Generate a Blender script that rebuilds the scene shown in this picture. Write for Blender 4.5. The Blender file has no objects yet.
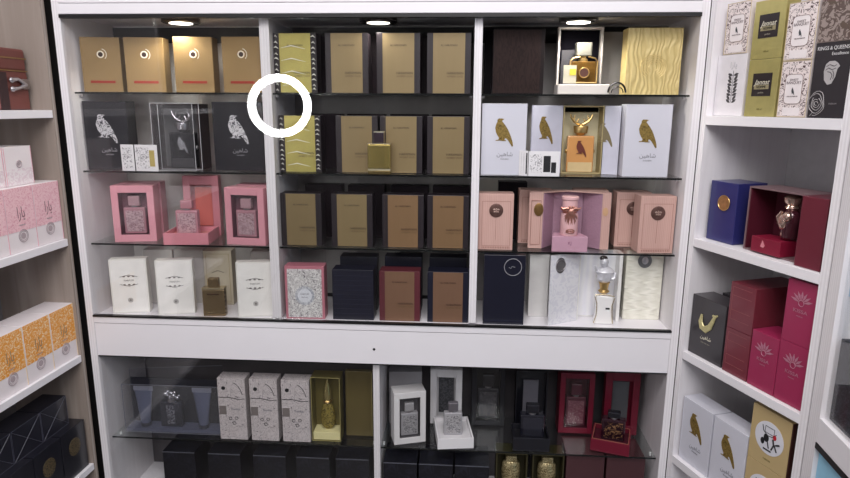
import bpy, math, random
from mathutils import Matrix, Vector
random.seed(7)
scene = bpy.context.scene
COL = scene.collection
PI = math.pi

# ------------------------------------------------------------ camera
cam_d = bpy.data.cameras.new('camera'); cam = bpy.data.objects.new('camera', cam_d); COL.objects.link(cam)
PITCH, YAW, ROLL = 0.21085, -0.06249, 0.00626
cam_d.sensor_width = 36.0; cam_d.lens = 618.383 * 36.0 / 850.0; cam_d.clip_start = 0.02
fw = Vector((math.sin(YAW)*math.cos(PITCH), math.cos(YAW)*math.cos(PITCH), -math.sin(PITCH)))
rt = Vector((math.cos(YAW), -math.sin(YAW), 0)); up = rt.cross(fw)
r2 = rt*math.cos(ROLL) + up*math.sin(ROLL); u2 = -rt*math.sin(ROLL) + up*math.cos(ROLL)
mw = Matrix((r2, u2, -fw)).transposed().to_4x4(); mw.translation = Vector((1.14326, -1.76259, 1.55266))
cam.matrix_world = mw
scene.camera = cam
scene.cycles.transparent_max_bounces = 32
# ------------------------------------------------------------ world, exposure, room lights
world = bpy.data.worlds.new('world'); scene.world = world; world.use_nodes = True
bg = world.node_tree.nodes['Background']; bg.inputs[0].default_value = (0.92, 0.88, 0.92, 1); bg.inputs[1].default_value = 0.42
scene.view_settings.view_transform = 'Standard'; scene.view_settings.look = 'None'
scene.view_settings.exposure = 0.0; scene.view_settings.gamma = 1.0; scene.view_settings.use_curve_mapping = False

def area(name, loc, rot, sx, sy, power, col=(1, 1, 1)):
    l = bpy.data.lights.new(name, 'AREA'); l.shape = 'RECTANGLE'; l.size = sx; l.size_y = sy; l.energy = power; l.color = col
    o = bpy.data.objects.new(name, l); COL.objects.link(o); o.location = loc; o.rotation_euler = rot
    return o
area('ceiling_panel_light', (1.0, -1.7, 3.0), (math.radians(20), 0, 0), 1.6, 0.9, 46, (1, 0.97, 0.97))
area('ceiling_panel_light', (1.6, -3.6, 2.9), (math.radians(40), 0, 0), 2.4, 1.2, 42, (1, 0.98, 1))

def spot(name, loc, power, ang, tgt, col=(1, .95, .86), size=.03, blend=.5):
    l = bpy.data.lights.new(name, 'SPOT'); l.energy = power; l.spot_size = math.radians(ang); l.spot_blend = blend
    l.shadow_soft_size = size; l.color = col
    o = bpy.data.objects.new(name, l); COL.objects.link(o); o.location = loc
    o.rotation_euler = (Vector(tgt) - Vector(loc)).to_track_quat('-Z', 'Y').to_euler()
    return o
spot('downlight_lamp', (0.31, 0.045, 1.772), 4.2, 150, (0.31, 0.12, 1.0))
spot('downlight_lamp', (0.89, 0.05, 1.772), 2, 150, (0.89, 0.12, 1.0))
spot('downlight_lamp', (1.455, 0.05, 1.772), 4.2, 150, (1.455, 0.13, 1.0))

# ------------------------------------------------------------ materials
def s2l(c):
    return tuple((x/255/12.92) if x/255 <= .04045 else ((x/255+.055)/1.055)**2.4 for x in c)
MATS = {}
def nodes_of(name):
    m = bpy.data.materials.new(name); m.use_nodes = True
    nt = m.node_tree; b = nt.nodes['Principled BSDF']
    return m, nt, b
def coords(nt, scale=(1, 1, 1)):
    t = nt.nodes.new('ShaderNodeTexCoord'); mp = nt.nodes.new('ShaderNodeMapping'); mp.inputs['Scale'].default_value = scale
    nt.links.new(t.outputs['Object'], mp.inputs['Vector']); return mp.outputs['Vector']
def mixc(nt, fac, a, b_):
    mx = nt.nodes.new('ShaderNodeMix'); mx.data_type = 'RGBA'
    for i, v in ((6, a), (7, b_)):
        if isinstance(v, tuple): mx.inputs[i].default_value = (*v, 1)
        else: nt.links.new(v, mx.inputs[i])
    if isinstance(fac, float): mx.inputs[0].default_value = fac
    else: nt.links.new(fac, mx.inputs[0])
    return mx.outputs[2]
def mathn(nt, op, a, b_=None, c=None):
    n = nt.nodes.new('ShaderNodeMath'); n.operation = op
    for i, v in enumerate((a, b_, c)):
        if v is None: continue
        if isinstance(v, (int, float)): n.inputs[i].default_value = v
        else: nt.links.new(v, n.inputs[i])
    return n.outputs[0]
def add_bump(nt, b, h, strength, dist=.002):
    bp = nt.nodes.new('ShaderNodeBump'); bp.inputs['Strength'].default_value = strength; bp.inputs['Distance'].default_value = dist
    nt.links.new(h, bp.inputs['Height']); nt.links.new(bp.outputs[0], b.inputs['Normal'])
def M(name, col, rough=.5, metal=0., var=.06, vs=30., bump=0., bs=200., coat=0., scale=(1, 1, 1)):
    if name in MATS: return MATS[name]
    m, nt, b = nodes_of(name); c = s2l(col)
    v = coords(nt, scale)
    n = nt.nodes.new('ShaderNodeTexNoise'); n.inputs['Scale'].default_value = vs; n.inputs['Detail'].default_value = 4; nt.links.new(v, n.inputs['Vector'])
    nt.links.new(mixc(nt, n.outputs[0], tuple(x*(1-var*2) for x in c), tuple(min(1, x*(1+var*2)) for x in c)), b.inputs['Base Color'])
    b.inputs['Roughness'].default_value = rough; b.inputs['Metallic'].default_value = metal; b.inputs['Coat Weight'].default_value = coat
    b.inputs['Coat Roughness'].default_value = .08
    if bump:
        n2 = nt.nodes.new('ShaderNodeTexNoise'); n2.inputs['Scale'].default_value = bs; nt.links.new(v, n2.inputs['Vector'])
        add_bump(nt, b, n2.outputs[0], bump)
    MATS[name] = m; return m
def M_line(name, base, line, scale=60., freq=5., width=.12, rough=.5, metal=0., dist=1., soft=.08, vsc=(1, 1, 1)):
    """thin curly contour lines on a plain ground"""
    if name in MATS: return MATS[name]
    m, nt, b = nodes_of(name); v = coords(nt, vsc)
    n = nt.nodes.new('ShaderNodeTexNoise'); n.inputs['Scale'].default_value = scale; n.inputs['Detail'].default_value = 1.5; n.inputs['Distortion'].default_value = dist
    nt.links.new(v, n.inputs['Vector'])
    f = mathn(nt, 'FRACT', mathn(nt, 'MULTIPLY', n.outputs[0], freq)); d = mathn(nt, 'ABSOLUTE', mathn(nt, 'SUBTRACT', f, .5))
    mr = nt.nodes.new('ShaderNodeMapRange'); mr.inputs[1].default_value = width; mr.inputs[2].default_value = width+soft; mr.inputs[3].default_value = 1; mr.inputs[4].default_value = 0
    nt.links.new(d, mr.inputs[0])
    nt.links.new(mixc(nt, mr.outputs[0], s2l(base), s2l(line)), b.inputs['Base Color'])
    b.inputs['Roughness'].default_value = rough; b.inputs['Metallic'].default_value = metal
    MATS[name] = m; return m
def M_leaf(name, base, leaf, scale=60., thr=.42, rough=.5, stretch=(1, 1, .5)):
    """scattered leaf and petal blotches"""
    if name in MATS: return MATS[name]
    m, nt, b = nodes_of(name); v = coords(nt, stretch)
    w = nt.nodes.new('ShaderNodeTexNoise'); w.inputs['Scale'].default_value = scale*.5; nt.links.new(v, w.inputs['Vector'])
    vm = nt.nodes.new('ShaderNodeVectorMath'); vm.operation = 'MULTIPLY_ADD'; nt.links.new(w.outputs[1], vm.inputs[0]); vm.inputs[1].default_value = (.03, .03, .03); nt.links.new(v, vm.inputs[2])
    vo = nt.nodes.new('ShaderNodeTexVoronoi'); vo.inputs['Scale'].default_value = scale; nt.links.new(vm.outputs[0], vo.inputs['Vector'])
    wv = nt.nodes.new('ShaderNodeTexWave'); wv.inputs['Scale'].default_value = scale*.8; wv.inputs['Distortion'].default_value = 8; nt.links.new(v, wv.inputs['Vector'])
    a = mathn(nt, 'LESS_THAN', vo.outputs[0], thr); c = mathn(nt, 'GREATER_THAN', wv.outputs[1], .35)
    nt.links.new(mixc(nt, mathn(nt, 'MULTIPLY', a, c), s2l(base), s2l(leaf)), b.inputs['Base Color'])
    b.inputs['Roughness'].default_value = rough
    MATS[name] = m; return m
def M_wood(name, c1, c2, scale=25., rough=.5, vsc=(1, 1, .08), dist=3., bump=0., metal=0.):
    if name in MATS: return MATS[name]
    m, nt, b = nodes_of(name); v = coords(nt, vsc)
    n = nt.nodes.new('ShaderNodeTexNoise'); n.inputs['Scale'].default_value = scale; n.inputs['Detail'].default_value = 6; n.inputs['Distortion'].default_value = dist*.2
    nt.links.new(v, n.inputs['Vector'])
    w = nt.nodes.new('ShaderNodeTexWave'); w.inputs['Scale'].default_value = scale; w.inputs['Distortion'].default_value = dist; w.inputs['Detail'].default_value = 2; nt.links.new(v, w.inputs['Vector'])
    f = mathn(nt, 'ADD', mathn(nt, 'MULTIPLY', n.outputs[0], .65), mathn(nt, 'MULTIPLY', w.outputs[1], .35))
    mr = nt.nodes.new('ShaderNodeMapRange'); mr.inputs[1].default_value = .3; mr.inputs[2].default_value = .75; nt.links.new(f, mr.inputs[0])
    nt.links.new(mixc(nt, mr.outputs[0], s2l(c1), s2l(c2)), b.inputs['Base Color'])
    b.inputs['Roughness'].default_value = rough; b.inputs['Metallic'].default_value = metal
    if bump: add_bump(nt, b, w.outputs[1], bump, .003)
    MATS[name] = m; return m
def M_emit(name, col, strength):
    if name in MATS: return MATS[name]
    m, nt, b = nodes_of(name)
    b.inputs['Base Color'].default_value = (*s2l(col), 1); b.inputs['Emission Color'].default_value = (*s2l(col), 1); b.inputs['Emission Strength'].default_value = strength
    MATS[name] = m; return m
def M_glass(name, tint=(1, 1, 1), rough=0., refl=1.45, film=0.):
    if name in MATS: return MATS[name]
    m = bpy.data.materials.new(name); m.use_nodes = True; nt = m.node_tree; nt.nodes.clear()
    out = nt.nodes.new('ShaderNodeOutputMaterial'); tr = nt.nodes.new('ShaderNodeBsdfTransparent'); gl = nt.nodes.new('ShaderNodeBsdfGlossy')
    fr = nt.nodes.new('ShaderNodeFresnel'); ge = nt.nodes.new('ShaderNodeNewGeometry'); nt.links.new(mathn(nt, 'ADD', mathn(nt, 'MULTIPLY', ge.outputs['Backfacing'], 1/refl-refl), refl), fr.inputs['IOR']); mx = nt.nodes.new('ShaderNodeMixShader')
    tr.inputs[0].default_value = (*tint, 1); gl.inputs['Roughness'].default_value = rough
    nt.links.new(fr.outputs[0], mx.inputs[0]); nt.links.new(tr.outputs[0], mx.inputs[1]); nt.links.new(gl.outputs[0], mx.inputs[2])
    last = mx.outputs[0]
    if film:
        df = nt.nodes.new('ShaderNodeBsdfDiffuse'); df.inputs[0].default_value = (.8, .8, .82, 1); m2 = nt.nodes.new('ShaderNodeMixShader')
        v = coords(nt, (1, 1, .35)); n = nt.nodes.new('ShaderNodeTexNoise'); n.inputs['Scale'].default_value = 6; n.inputs['Detail'].default_value = 5; nt.links.new(v, n.inputs['Vector'])
        nt.links.new(mathn(nt, 'MULTIPLY', n.outputs[0], film*2), m2.inputs[0])
        nt.links.new(last, m2.inputs[1]); nt.links.new(df.outputs[0], m2.inputs[2]); last = m2.outputs[0]
    nt.links.new(last, out.inputs[0]); MATS[name] = m; return m

white_lam = M_wood('white_laminate', (222, 218, 221), (236, 233, 236), 40, .42, (1, 1, .05))
white_plain = M('white_board', (232, 229, 233), .38, 0, .015, 8)
back_pale = M('pale_streaked_back', (222, 219, 216), .6, 0, .05, 40, scale=(1, 1, .04))
grey_wood = M_wood('grey_brown_wood', (146, 133, 124), (186, 174, 165), 22, .55, (1, 1, .06))
black_track = M('black_track', (14, 13, 15), .4)
dark_back = M('dark_back_panel', (78, 74, 78), .5)
gap_shade = M('gap_shade', (16, 12, 12), .8)
floor_m = M('floor_tile', (84, 80, 78), .35)
metal_sil = M('brushed_silver', (196, 192, 196), .28, .9, .1, 60)
metal_gold = M('polished_gold', (206, 172, 112), .28, .9, .1, 60)
gold_dull = M('matt_gold_print', (150, 128, 78), .45, .35, .12, 120)
glass = M_glass('clear_glass', (.985, .99, .985), 0, 1.42)
glass_door = M_glass('door_glass', (.998, .999, .998), 0, 1.45)
glass_shelf_m = M_glass('shelf_glass', (.97, .985, .98), .02, 1.45)
acrylic = M_glass('clear_plastic', (.95, .95, .96), .08, 1.4, .03)
cello = M_glass('cellophane', (.97, .97, .97), .12, 1.5)

# ------------------------------------------------------------ mesh helper
class G:
    def __init__(s): s.v = []; s.f = []
    def box(s, x0, x1, y0, y1, z0, z1):
        i = len(s.v)
        s.v += [(x0, y0, z0), (x1, y0, z0), (x1, y1, z0), (x0, y1, z0), (x0, y0, z1), (x1, y0, z1), (x1, y1, z1), (x0, y1, z1)]
        s.f += [tuple(i+k for k in q) for q in ((0, 3, 2, 1), (4, 5, 6, 7), (0, 1, 5, 4), (1, 2, 6, 5), (2, 3, 7, 6), (3, 0, 4, 7))]
        return s
    def prism(s, pts, y0, y1):              # outline in x,z pushed along y
        n = len(pts); i = len(s.v)
        s.v += [(x, y0, z) for x, z in pts] + [(x, y1, z) for x, z in pts]
        s.f.append(tuple(range(i, i+n))); s.f.append(tuple(range(i+2*n-1, i+n-1, -1)))
        for k in range(n): s.f.append((i+k, i+n+k, i+n+(k+1) % n, i+(k+1) % n))
        return s
    def slab(s, pts, z0, z1):               # outline in x,y pushed along z
        n = len(pts); i = len(s.v)
        s.v += [(x, y, z0) for x, y in pts] + [(x, y, z1) for x, y in pts]
        s.f.append(tuple(range(i+n-1, i-1, -1))); s.f.append(tuple(range(i+n, i+2*n)))
        for k in range(n): s.f.append((i+k, i+(k+1) % n, i+n+(k+1) % n, i+n+k))
        return s
    def lathe(s, prof, cx=0, cy=0, n=24, sx=1, sy=1):
        i = len(s.v)
        for r, z in prof:
            for k in range(n):
                a = 2*PI*k/n; s.v.append((cx+r*sx*math.cos(a), cy+r*sy*math.sin(a), z))
        for j in range(len(prof)-1):
            for k in range(n):
                a = i+j*n+k; b = i+j*n+(k+1) % n; s.f.append((a, b, b+n, a+n))
        s.f.append(tuple(i+k for k in range(n-1, -1, -1))); m = i+(len(prof)-1)*n; s.f.append(tuple(m+k for k in range(n)))
        return s
    def ell(s, c, r, n=14, m=9):
        i = len(s.v); cx, cy, cz = c
        pr = [(math.sin(PI*j/m), -math.cos(PI*j/m)) for j in range(1, m)]
        for a, b in pr:
            for k in range(n):
                t = 2*PI*k/n; s.v.append((cx+r[0]*a*math.cos(t), cy+r[1]*a*math.sin(t), cz+r[2]*b))
        s.v += [(cx, cy, cz-r[2]), (cx, cy, cz+r[2])]; L = len(s.v)
        for j in range(len(pr)-1):
            for k in range(n):
                a = i+j*n+k; b = i+j*n+(k+1) % n; s.f.append((a, b, b+n, a+n))
        for k in range(n):
            s.f.append((L-2, i+(k+1) % n, i+k)); q = i+(len(pr)-1)*n; s.f.append((L-1, q+k, q+(k+1) % n))
        return s
    def tube(s, pts, r, n=8, closed=False):
        P = [Vector(p) for p in pts]; N = len(P); i = len(s.v)
        rr = r if isinstance(r, (list, tuple)) else [r]*N
        for j in range(N):
            a = P[(j-1) % N] if (closed or j > 0) else P[j]; b = P[(j+1) % N] if (closed or j < N-1) else P[j]
            t = (b-a).normalized(); h = Vector((0, 1, 0)) if abs(t.y) < .9 else Vector((1, 0, 0))
            u = t.cross(h).normalized(); w = t.cross(u)
            for k in range(n):
                q = 2*PI*k/n; s.v.append(tuple(P[j]+(u*math.cos(q)+w*math.sin(q))*rr[j]))
        for j in range(N if closed else N-1):
            for k in range(n):
                a = i+j*n+k; b = i+j*n+(k+1) % n; c = i+((j+1) % N)*n+k; d = i+((j+1) % N)*n+(k+1) % n; s.f.append((a, c, d, b))
        if not closed:
            s.f.append(tuple(i+k for k in range(n))); m = i+(N-1)*n; s.f.append(tuple(m+k for k in range(n-1, -1, -1)))
        return s
    def ring(s, cx, cz, R, r, y, n=28):
        return s.tube([(cx+R*math.cos(2*PI*k/n), y, cz+R*math.sin(2*PI*k/n)) for k in range(n)], r, 6, True)
    def disc(s, cx, cz, rx, rz, y0, y1, n=24):
        return s.prism([(cx+rx*math.cos(2*PI*k/n), cz+rz*math.sin(2*PI*k/n)) for k in range(n)], y0, y1)
    def frame(s, x0, x1, z0, z1, t, y0, y1, tb=None):
        tb = t if tb is None else tb
        s.box(x0, x0+t, y0, y1, z0, z1); s.box(x1-t, x1, y0, y1, z0, z1)
        s.box(x0+t, x1-t, y0, y1, z0, z0+tb); s.box(x0+t, x1-t, y0, y1, z1-tb, z1); return s
    def rotz(s, ang, px=0, py=0, start=0):
        c, n = math.cos(ang), math.sin(ang)
        for k in range(start, len(s.v)):
            x, y, z = s.v[k]; x -= px; y -= py; s.v[k] = (px+x*c-y*n, py+x*n+y*c, z)
        return s
    def build(s, name, mat, parent=None, smooth=False, bevel=0., at=None):
        me = bpy.data.meshes.new(name); me.from_pydata(s.v, [], s.f); me.validate(); me.materials.append(mat)
        if smooth:
            for p in me.polygons: p.use_smooth = True
        o = bpy.data.objects.new(name, me); COL.objects.link(o)
        if smooth:
            try: me.set_sharp_from_angle(angle=math.radians(40))
            except Exception: pass
        if parent is not None: o.parent = parent
        if at is not None: o.location = at
        if bevel:
            b = o.modifiers.new('bevel', 'BEVEL'); b.width = bevel; b.segments = 2; b.limit_method = 'ANGLE'
        return o
def text_obj(name, s, size, mat, parent, cx, cz, y=-.0012, align='CENTER', shear=0., width=None, thick=.0002):
    cu = bpy.data.curves.new('t', 'FONT'); cu.body = s; cu.size = size; cu.align_x = align; cu.align_y = 'CENTER'; cu.extrude = thick; cu.shear = shear; cu.resolution_u = 3
    t = bpy.data.objects.new('t', cu); COL.objects.link(t)
    bpy.context.view_layer.update()
    me = bpy.data.meshes.new_from_object(t.evaluated_get(bpy.context.evaluated_depsgraph_get()))
    bpy.data.objects.remove(t)
    xs = [v.co.x for v in me.vertices]
    if xs and width:
        k = width/max(1e-6, max(xs)-min(xs))
        for v in me.vertices: v.co.x *= k
    for v in me.vertices: x, yy, z = v.co; v.co = (x, -z, yy)
    me.materials.clear(); me.materials.append(mat)
    o = bpy.data.objects.new(name, me); COL.objects.link(o); o.parent = parent; o.location = (cx, y, cz)
    return o
def root(name, loc=(0, 0, 0), rz=0):
    o = bpy.data.objects.new(name, None); COL.objects.link(o); o.empty_display_size = .03; o.location = loc; o.rotation_euler = (0, 0, rz); return o
def tag(o, label, cat, group=None):
    o['label'] = label; o['category'] = cat
    if group: o['group'] = group
    return o
def struct(o): o['kind'] = 'structure'; return o
KIDS = {}
def kids(o): return [c for c in COL.objects if c.parent == o]
def dup(o):
    c = o.copy(); COL.objects.link(c)
    for ch in kids(o):
        d = ch.copy(); COL.objects.link(d); d.parent = c
        for g in kids(ch):
            e = g.copy(); COL.objects.link(e); e.parent = d
    return c
PROTO = {}
def put(model, builder, p, label, cat, group=None):
    """first call builds the model, later calls copy it; p = (x, y, z, degrees)"""
    if model not in PROTO: PROTO[model] = o = builder()
    else: o = dup(PROTO[model])
    o.location = p[:3]; o.rotation_euler = (0, 0, math.radians(p[3]))
    for k in ('label', 'category', 'group'):
        if k in o: del o[k]
    return tag(o, label, cat, group)

# ------------------------------------------------------------ the room and the built-in cabinet
W = 1.76; ZT = 1.80; ZD = .9075; ZV = .7785; ZL = .483; ZB = .24; DEP = .27
def st(name, g, mat, bevel=0.): return struct(g.build(name, mat, bevel=bevel))
st('floor', G().box(-2.2, 4.2, -5.0, 1.2, -.05, 0), floor_m)
st('wall_back', G().box(-2.2, 4.2, .75, .85, 0, 3.1), M('painted_wall', (120, 116, 118), .8))
st('unseen_wall_front', G().box(-2.2, 4.2, -5.1, -5.0, 0, 2.7), M('dark_unseen_wall', (92, 86, 88), .8))  # unseen wall behind the camera, added to darken what the glass mirrors
cab = root('display_cabinet', (W/2, 0, 0))
tag(cab, 'wide white built-in display cabinet with two mullions and a deep white valance across its middle', 'display cabinet')
def cb(name, g, mat, bevel=0.):
    for k in range(len(g.v)): x, y, z = g.v[k]; g.v[k] = (x-W/2, y, z)
    return g.build(name, mat, cab, bevel=bevel)
cb('side_panel', G().box(-.0217, 0, 0, DEP+.02, 0, 2.25), white_lam)
cb('side_panel', G().box(W, W+.0216, 0, DEP+.02, 0, 2.25), white_lam)
cb('header_panel', G().box(0, W, -.004, .015, ZT+.030, 2.25), white_plain, .0015)
cb('header_rail', G().box(0, W, -.007, .018, ZT, ZT+.028), white_plain, .0015)
cb('top_board', G().box(0, W, .018, DEP, ZT+.0005, ZT+.02), white_plain)
cb('back_panel', G().box(0, .57, DEP, DEP+.012, ZD, ZT), back_pale)
cb('back_panel', G().box(.57, W, DEP, DEP+.012, ZD, ZT), M('grey_back_panel', (170, 166, 164), .6))
cb('back_rail', G().box(0, W, DEP-.004, DEP-.0005, ZT-.052, ZT-.004), black_track)
cb('back_seam', G().box(.57, 1.19, DEP-.004, DEP-.0005, ZD+.0005, ZD+.012), black_track)
cb('deck_board', G().box(0, W, .0, DEP, ZD-.020, ZD), white_plain, .0008)
cb('valance', G().box(0, W, .002, .020, ZV, ZD-.022), white_plain, .001)
cb('valance_underside', G().box(0, W, .020, DEP, ZV+.01, ZV+.02), white_plain)
cb('lock_hole', G().disc(.879, ZT-.9734, .004, .004, .0005, .004, 12), black_track)
cb('lower_back_panel', G().box(0, W, DEP, DEP+.012, ZB-.02, ZV+.01), dark_back)
cb('lower_deck', G().box(0, W, 0, DEP, ZB-.02, ZB), white_plain)
cb('plinth', G().box(0, W, .02, .035, 0, ZB-.02), white_plain)
cb('track_or_shade_strip', G().box(0, W, -.0035, .010, ZD+.0003, ZD+.006), black_track)
cb('track_or_shade_strip', G().box(0, W, -.0065, .012, ZT-.010, ZT-.0005), black_track)
cb('track_or_shade_strip', G().box(0, W, .0035, .022, ZV-.004, ZV-.0005), black_track)  # black strip stands in for the shadow line under the valance
for x0, x1 in ((.5625, .590), (1.1650, 1.187)):
    cb('mullion', G().box(x0, x1, .020, DEP-.005, ZD+.006, ZT-.0105), white_lam)
cb('mullion', G().box(.872, .892, .020, DEP-.001, ZB, ZV-.005), white_lam)

# sliding glass doors
for nm, x0, x1, y0, z0, z1, lab in (
        ('glass_door', .001, .735, .0105, ZD+.0065, ZT-.0105, 'left sliding pane of clear glass in front of the upper left shelves'),
        ('glass_door', .268, .915, .0035, ZD+.0065, ZT-.0105, 'sliding pane of clear glass reflecting the white ring lamp, left of centre'),
        ('glass_door', .001, .905, .0115, ZB+.001, ZV-.0045, 'left lower sliding pane of clear glass below the white valance')):
    tag(G().box(x0, x1, y0, y0+.004, z0, z1).build(nm, glass_door), lab, 'glass door')

# glass shelves with dark front edges
pos = {0: (.0008, .5617, 'left'), 1: (.5908, 1.1642, 'centre'), 2: (1.1878, 1.7592, 'right')}
rows = {0: (1.589, 'top'), 1: (1.359, 'second'), 2: (1.136, 'third')}
holds = {(0, 0): 'carrying four gold cartons with a red stripe', (0, 1): 'carrying black bird cartons', (0, 2): 'carrying pink window boxes',
         (1, 0): 'carrying the top row of gold faced cartons', (1, 1): 'carrying the gold bottle', (1, 2): 'carrying the third row of gold faced cartons',
         (2, 0): 'carrying the carved gold box', (2, 1): 'carrying white bird cartons', (2, 2): 'carrying pink wood boxes'}
edge_m = M('shelf_edge_dark', (22, 24, 24), .2)
for (c, r), h in holds.items():
    x0, x1, nm = pos[c]; z = rows[r][0]
    o = root('glass_shelf', ((x0+x1)/2, .03, z-.006)); w = (x1-x0)/2
    G().box(-w, w, 0, .235, 0, .0059).build('pane', glass_shelf_m, o)
    G().box(-w, w, -.0012, -.0001, .0005, .0055).build('front_edge', edge_m, o)
    for sx in (-1, 1): G().box(sx*(w-.006)-.004, sx*(w-.006)+.004, .02, .028, -.006, -.0002).build('shelf_pin', metal_sil, o)
    tag(o, f'glass shelf {h}', 'shelf', 'glass shelves in the display cabinet')
for x0, x1, h in ((.0008, .8712, 'left of the lower mullion carrying the gift set'), (.8928, 1.7592, 'right of the lower mullion carrying the maroon open box')):
    o = root('glass_shelf', ((x0+x1)/2, .03, ZL-.006)); w = (x1-x0)/2
    G().box(-w, w, 0, .235, 0, .0059).build('pane', glass_shelf_m, o)
    G().box(-w, w, -.0012, -.0001, .0005, .0055).build('front_edge', edge_m, o)
    for sx in (-1, 1): G().lathe([(.004, -.010), (.004, -.0002)], sx*(w-.005), .04, 10).build('shelf_pin', M('white_plastic', (235, 235, 235), .4), o)
    tag(o, f'lower glass shelf {h}', 'shelf', 'lower glass shelves')

# recessed downlights
lamp_m = M_emit('lamp_glow', (255, 248, 235), 7.0)
lamp_dim = M_emit('lamp_glow_dim', (255, 246, 230), 3.0)
for x, lab, lm in ((.31, 'recessed ceiling downlight above the gold cartons with a red stripe', lamp_m), (.89, 'dim recessed downlight above the gold faced cartons', lamp_dim), (1.455, 'bright recessed downlight above the open white box', lamp_m)):
    o = root('downlight', (x, .085, ZT-.012))
    G().lathe([(.034, .0005), (.036, .004), (.054, .0115), (.054, .0005), (.050, -.002), (.036, -.002)], n=32).build('bezel', M('dark_chrome', (70, 66, 66), .25, .8), o, True)
    G().lathe([(.033, -.003), (.033, .0003)], n=24).build('lamp_disc', lm, o)
    tag(o, lab, 'downlight', 'downlights in the cabinet ceiling')

# ------------------------------------------------------------ left shelving unit
th = math.radians(88.17)
LP = Matrix.Rotation(th, 4, 'Z'); LP.translation = Vector((-.0402, -.02, 0))
lu = root('wooden_shelving', (-.0402, -.02, 0), th)
G().box(.0, .016, 0, .26, 0, 2.5).build('side_panel', grey_wood, lu)
G().box(-1.2, -.0005, .245, .26, 0, 2.5).build('back_panel', M('grey_back_board', (150, 146, 148), .6), lu)
for z in (1.5366, 1.159, .787, .413): G().box(-1.2, -.0005, 0, .244, z-.022, z-.0003).build('shelf_board', white_plain, lu, bevel=.001)
tag(lu, 'grey-brown wood grain shelving with white shelf boards at the left edge', 'shelving')
tag(G().box(-.30, -.025, .05, .06, 0, 2.25).build('gap_shade_strip', gap_shade), 'dark strip painted as shade in the narrow gap between wood shelving and white cabinet', 'shade strip')  # dark sheet stands in for the shade inside the gap

# ------------------------------------------------------------ right corner shelving unit
ar = .361; thr = ar - PI/2
ru = root('corner_shelving', (1.7836, 0, 0), thr)
G().box(.0012, .020, 0, .31, 0, 2.4).build('side_panel', white_lam, ru)
G().box(.419, .440, 0, .31, 0, 2.4).build('side_panel', white_lam, ru)
G().box(.0205, .4185, .298, .31, 0, 2.4).build('back_panel', M('pale_grey_back', (205, 202, 204), .55), ru)
for z in (1.5335, 1.197, .860, .523, .19): G().box(.0205, .4185, 0, .297, z-.0245, z-.0003).build('shelf_board', white_plain, ru, bevel=.001)
tag(ru, 'white angled corner shelving with open shelves right of the glass cabinet', 'shelving')
# ------------------------------------------------------------ third unit on the right edge
t3 = math.radians(-94.5)
tu = root('wall_display_case', (1.9397, -.4135, 0), t3)
G().box(.002, .045, 0, .02, 0, 2.4).build('front_stile', white_lam, tu)
G().box(.002, .018, .02, .35, 0, 2.4).build('side_panel', white_lam, tu)
G().box(.0182, .0200, .021, .334, 1.16, 2.3).build('blue_inner_panel', M('pale_blue_lining', (176, 204, 226), .5), tu)
G().box(.0182, .9, .335, .35, 0, 2.4).build('back_panel', M('pale_blue_back', (178, 205, 225), .5), tu)
G().box(.0452, .9, .0, .334, .829, .887).build('shelf_board', white_plain, tu, bevel=.001)
G().box(.0452, .9, -.001, .006, .815, .8285).build('track_or_shade_strip', black_track, tu)
G().box(.0452, .9, .01, .014, .1, .8145).build('lower_panel', M('pale_blue_panel', (150, 205, 232), .35), tu)
G().box(.0452, .9, .010, .014, .888, 2.3).build('glass_pane', glass_door, tu)
tag(tu, 'white framed glass display case with pale blue back at the right edge', 'display case')
o = G().box(.047, .5, .018, .20, .8875, 1.075).build('dark_speckled_box', M_line('black_speckle', (24, 24, 30), (74, 74, 86), 160, 3, .06), None, bevel=.002)
o.location = (1.9397, -.4135, 0); o.rotation_euler = (0, 0, t3)
tag(o, 'black speckled box standing on the shelf of the glass case at the right edge', 'box')

# ring lamp standing in the shop, seen mirrored in the door glass
rl = root('ring_light', (-.053, -2.24, 0), -math.radians(16.6))
G().ring(0, 1.5515, .176, .025, 0, 64).build('ring_tube', M_emit('ring_glow', (255, 255, 255), 26), rl, True)
G().tube([(0, .03, 1.33), (0, .03, .55)], .009, 10).build('pole', black_track, rl)
for k in range(3):
    a = PI/2+2*PI*k/3; G().tube([(0, .03, .60), (.3*math.cos(a), .03+.3*math.sin(a), .012)], .009, 8).build('leg', black_track, rl)
tag(rl, 'glowing white ring lamp, seen only as a ring reflected in the cabinet glass', 'ring light')

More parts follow.
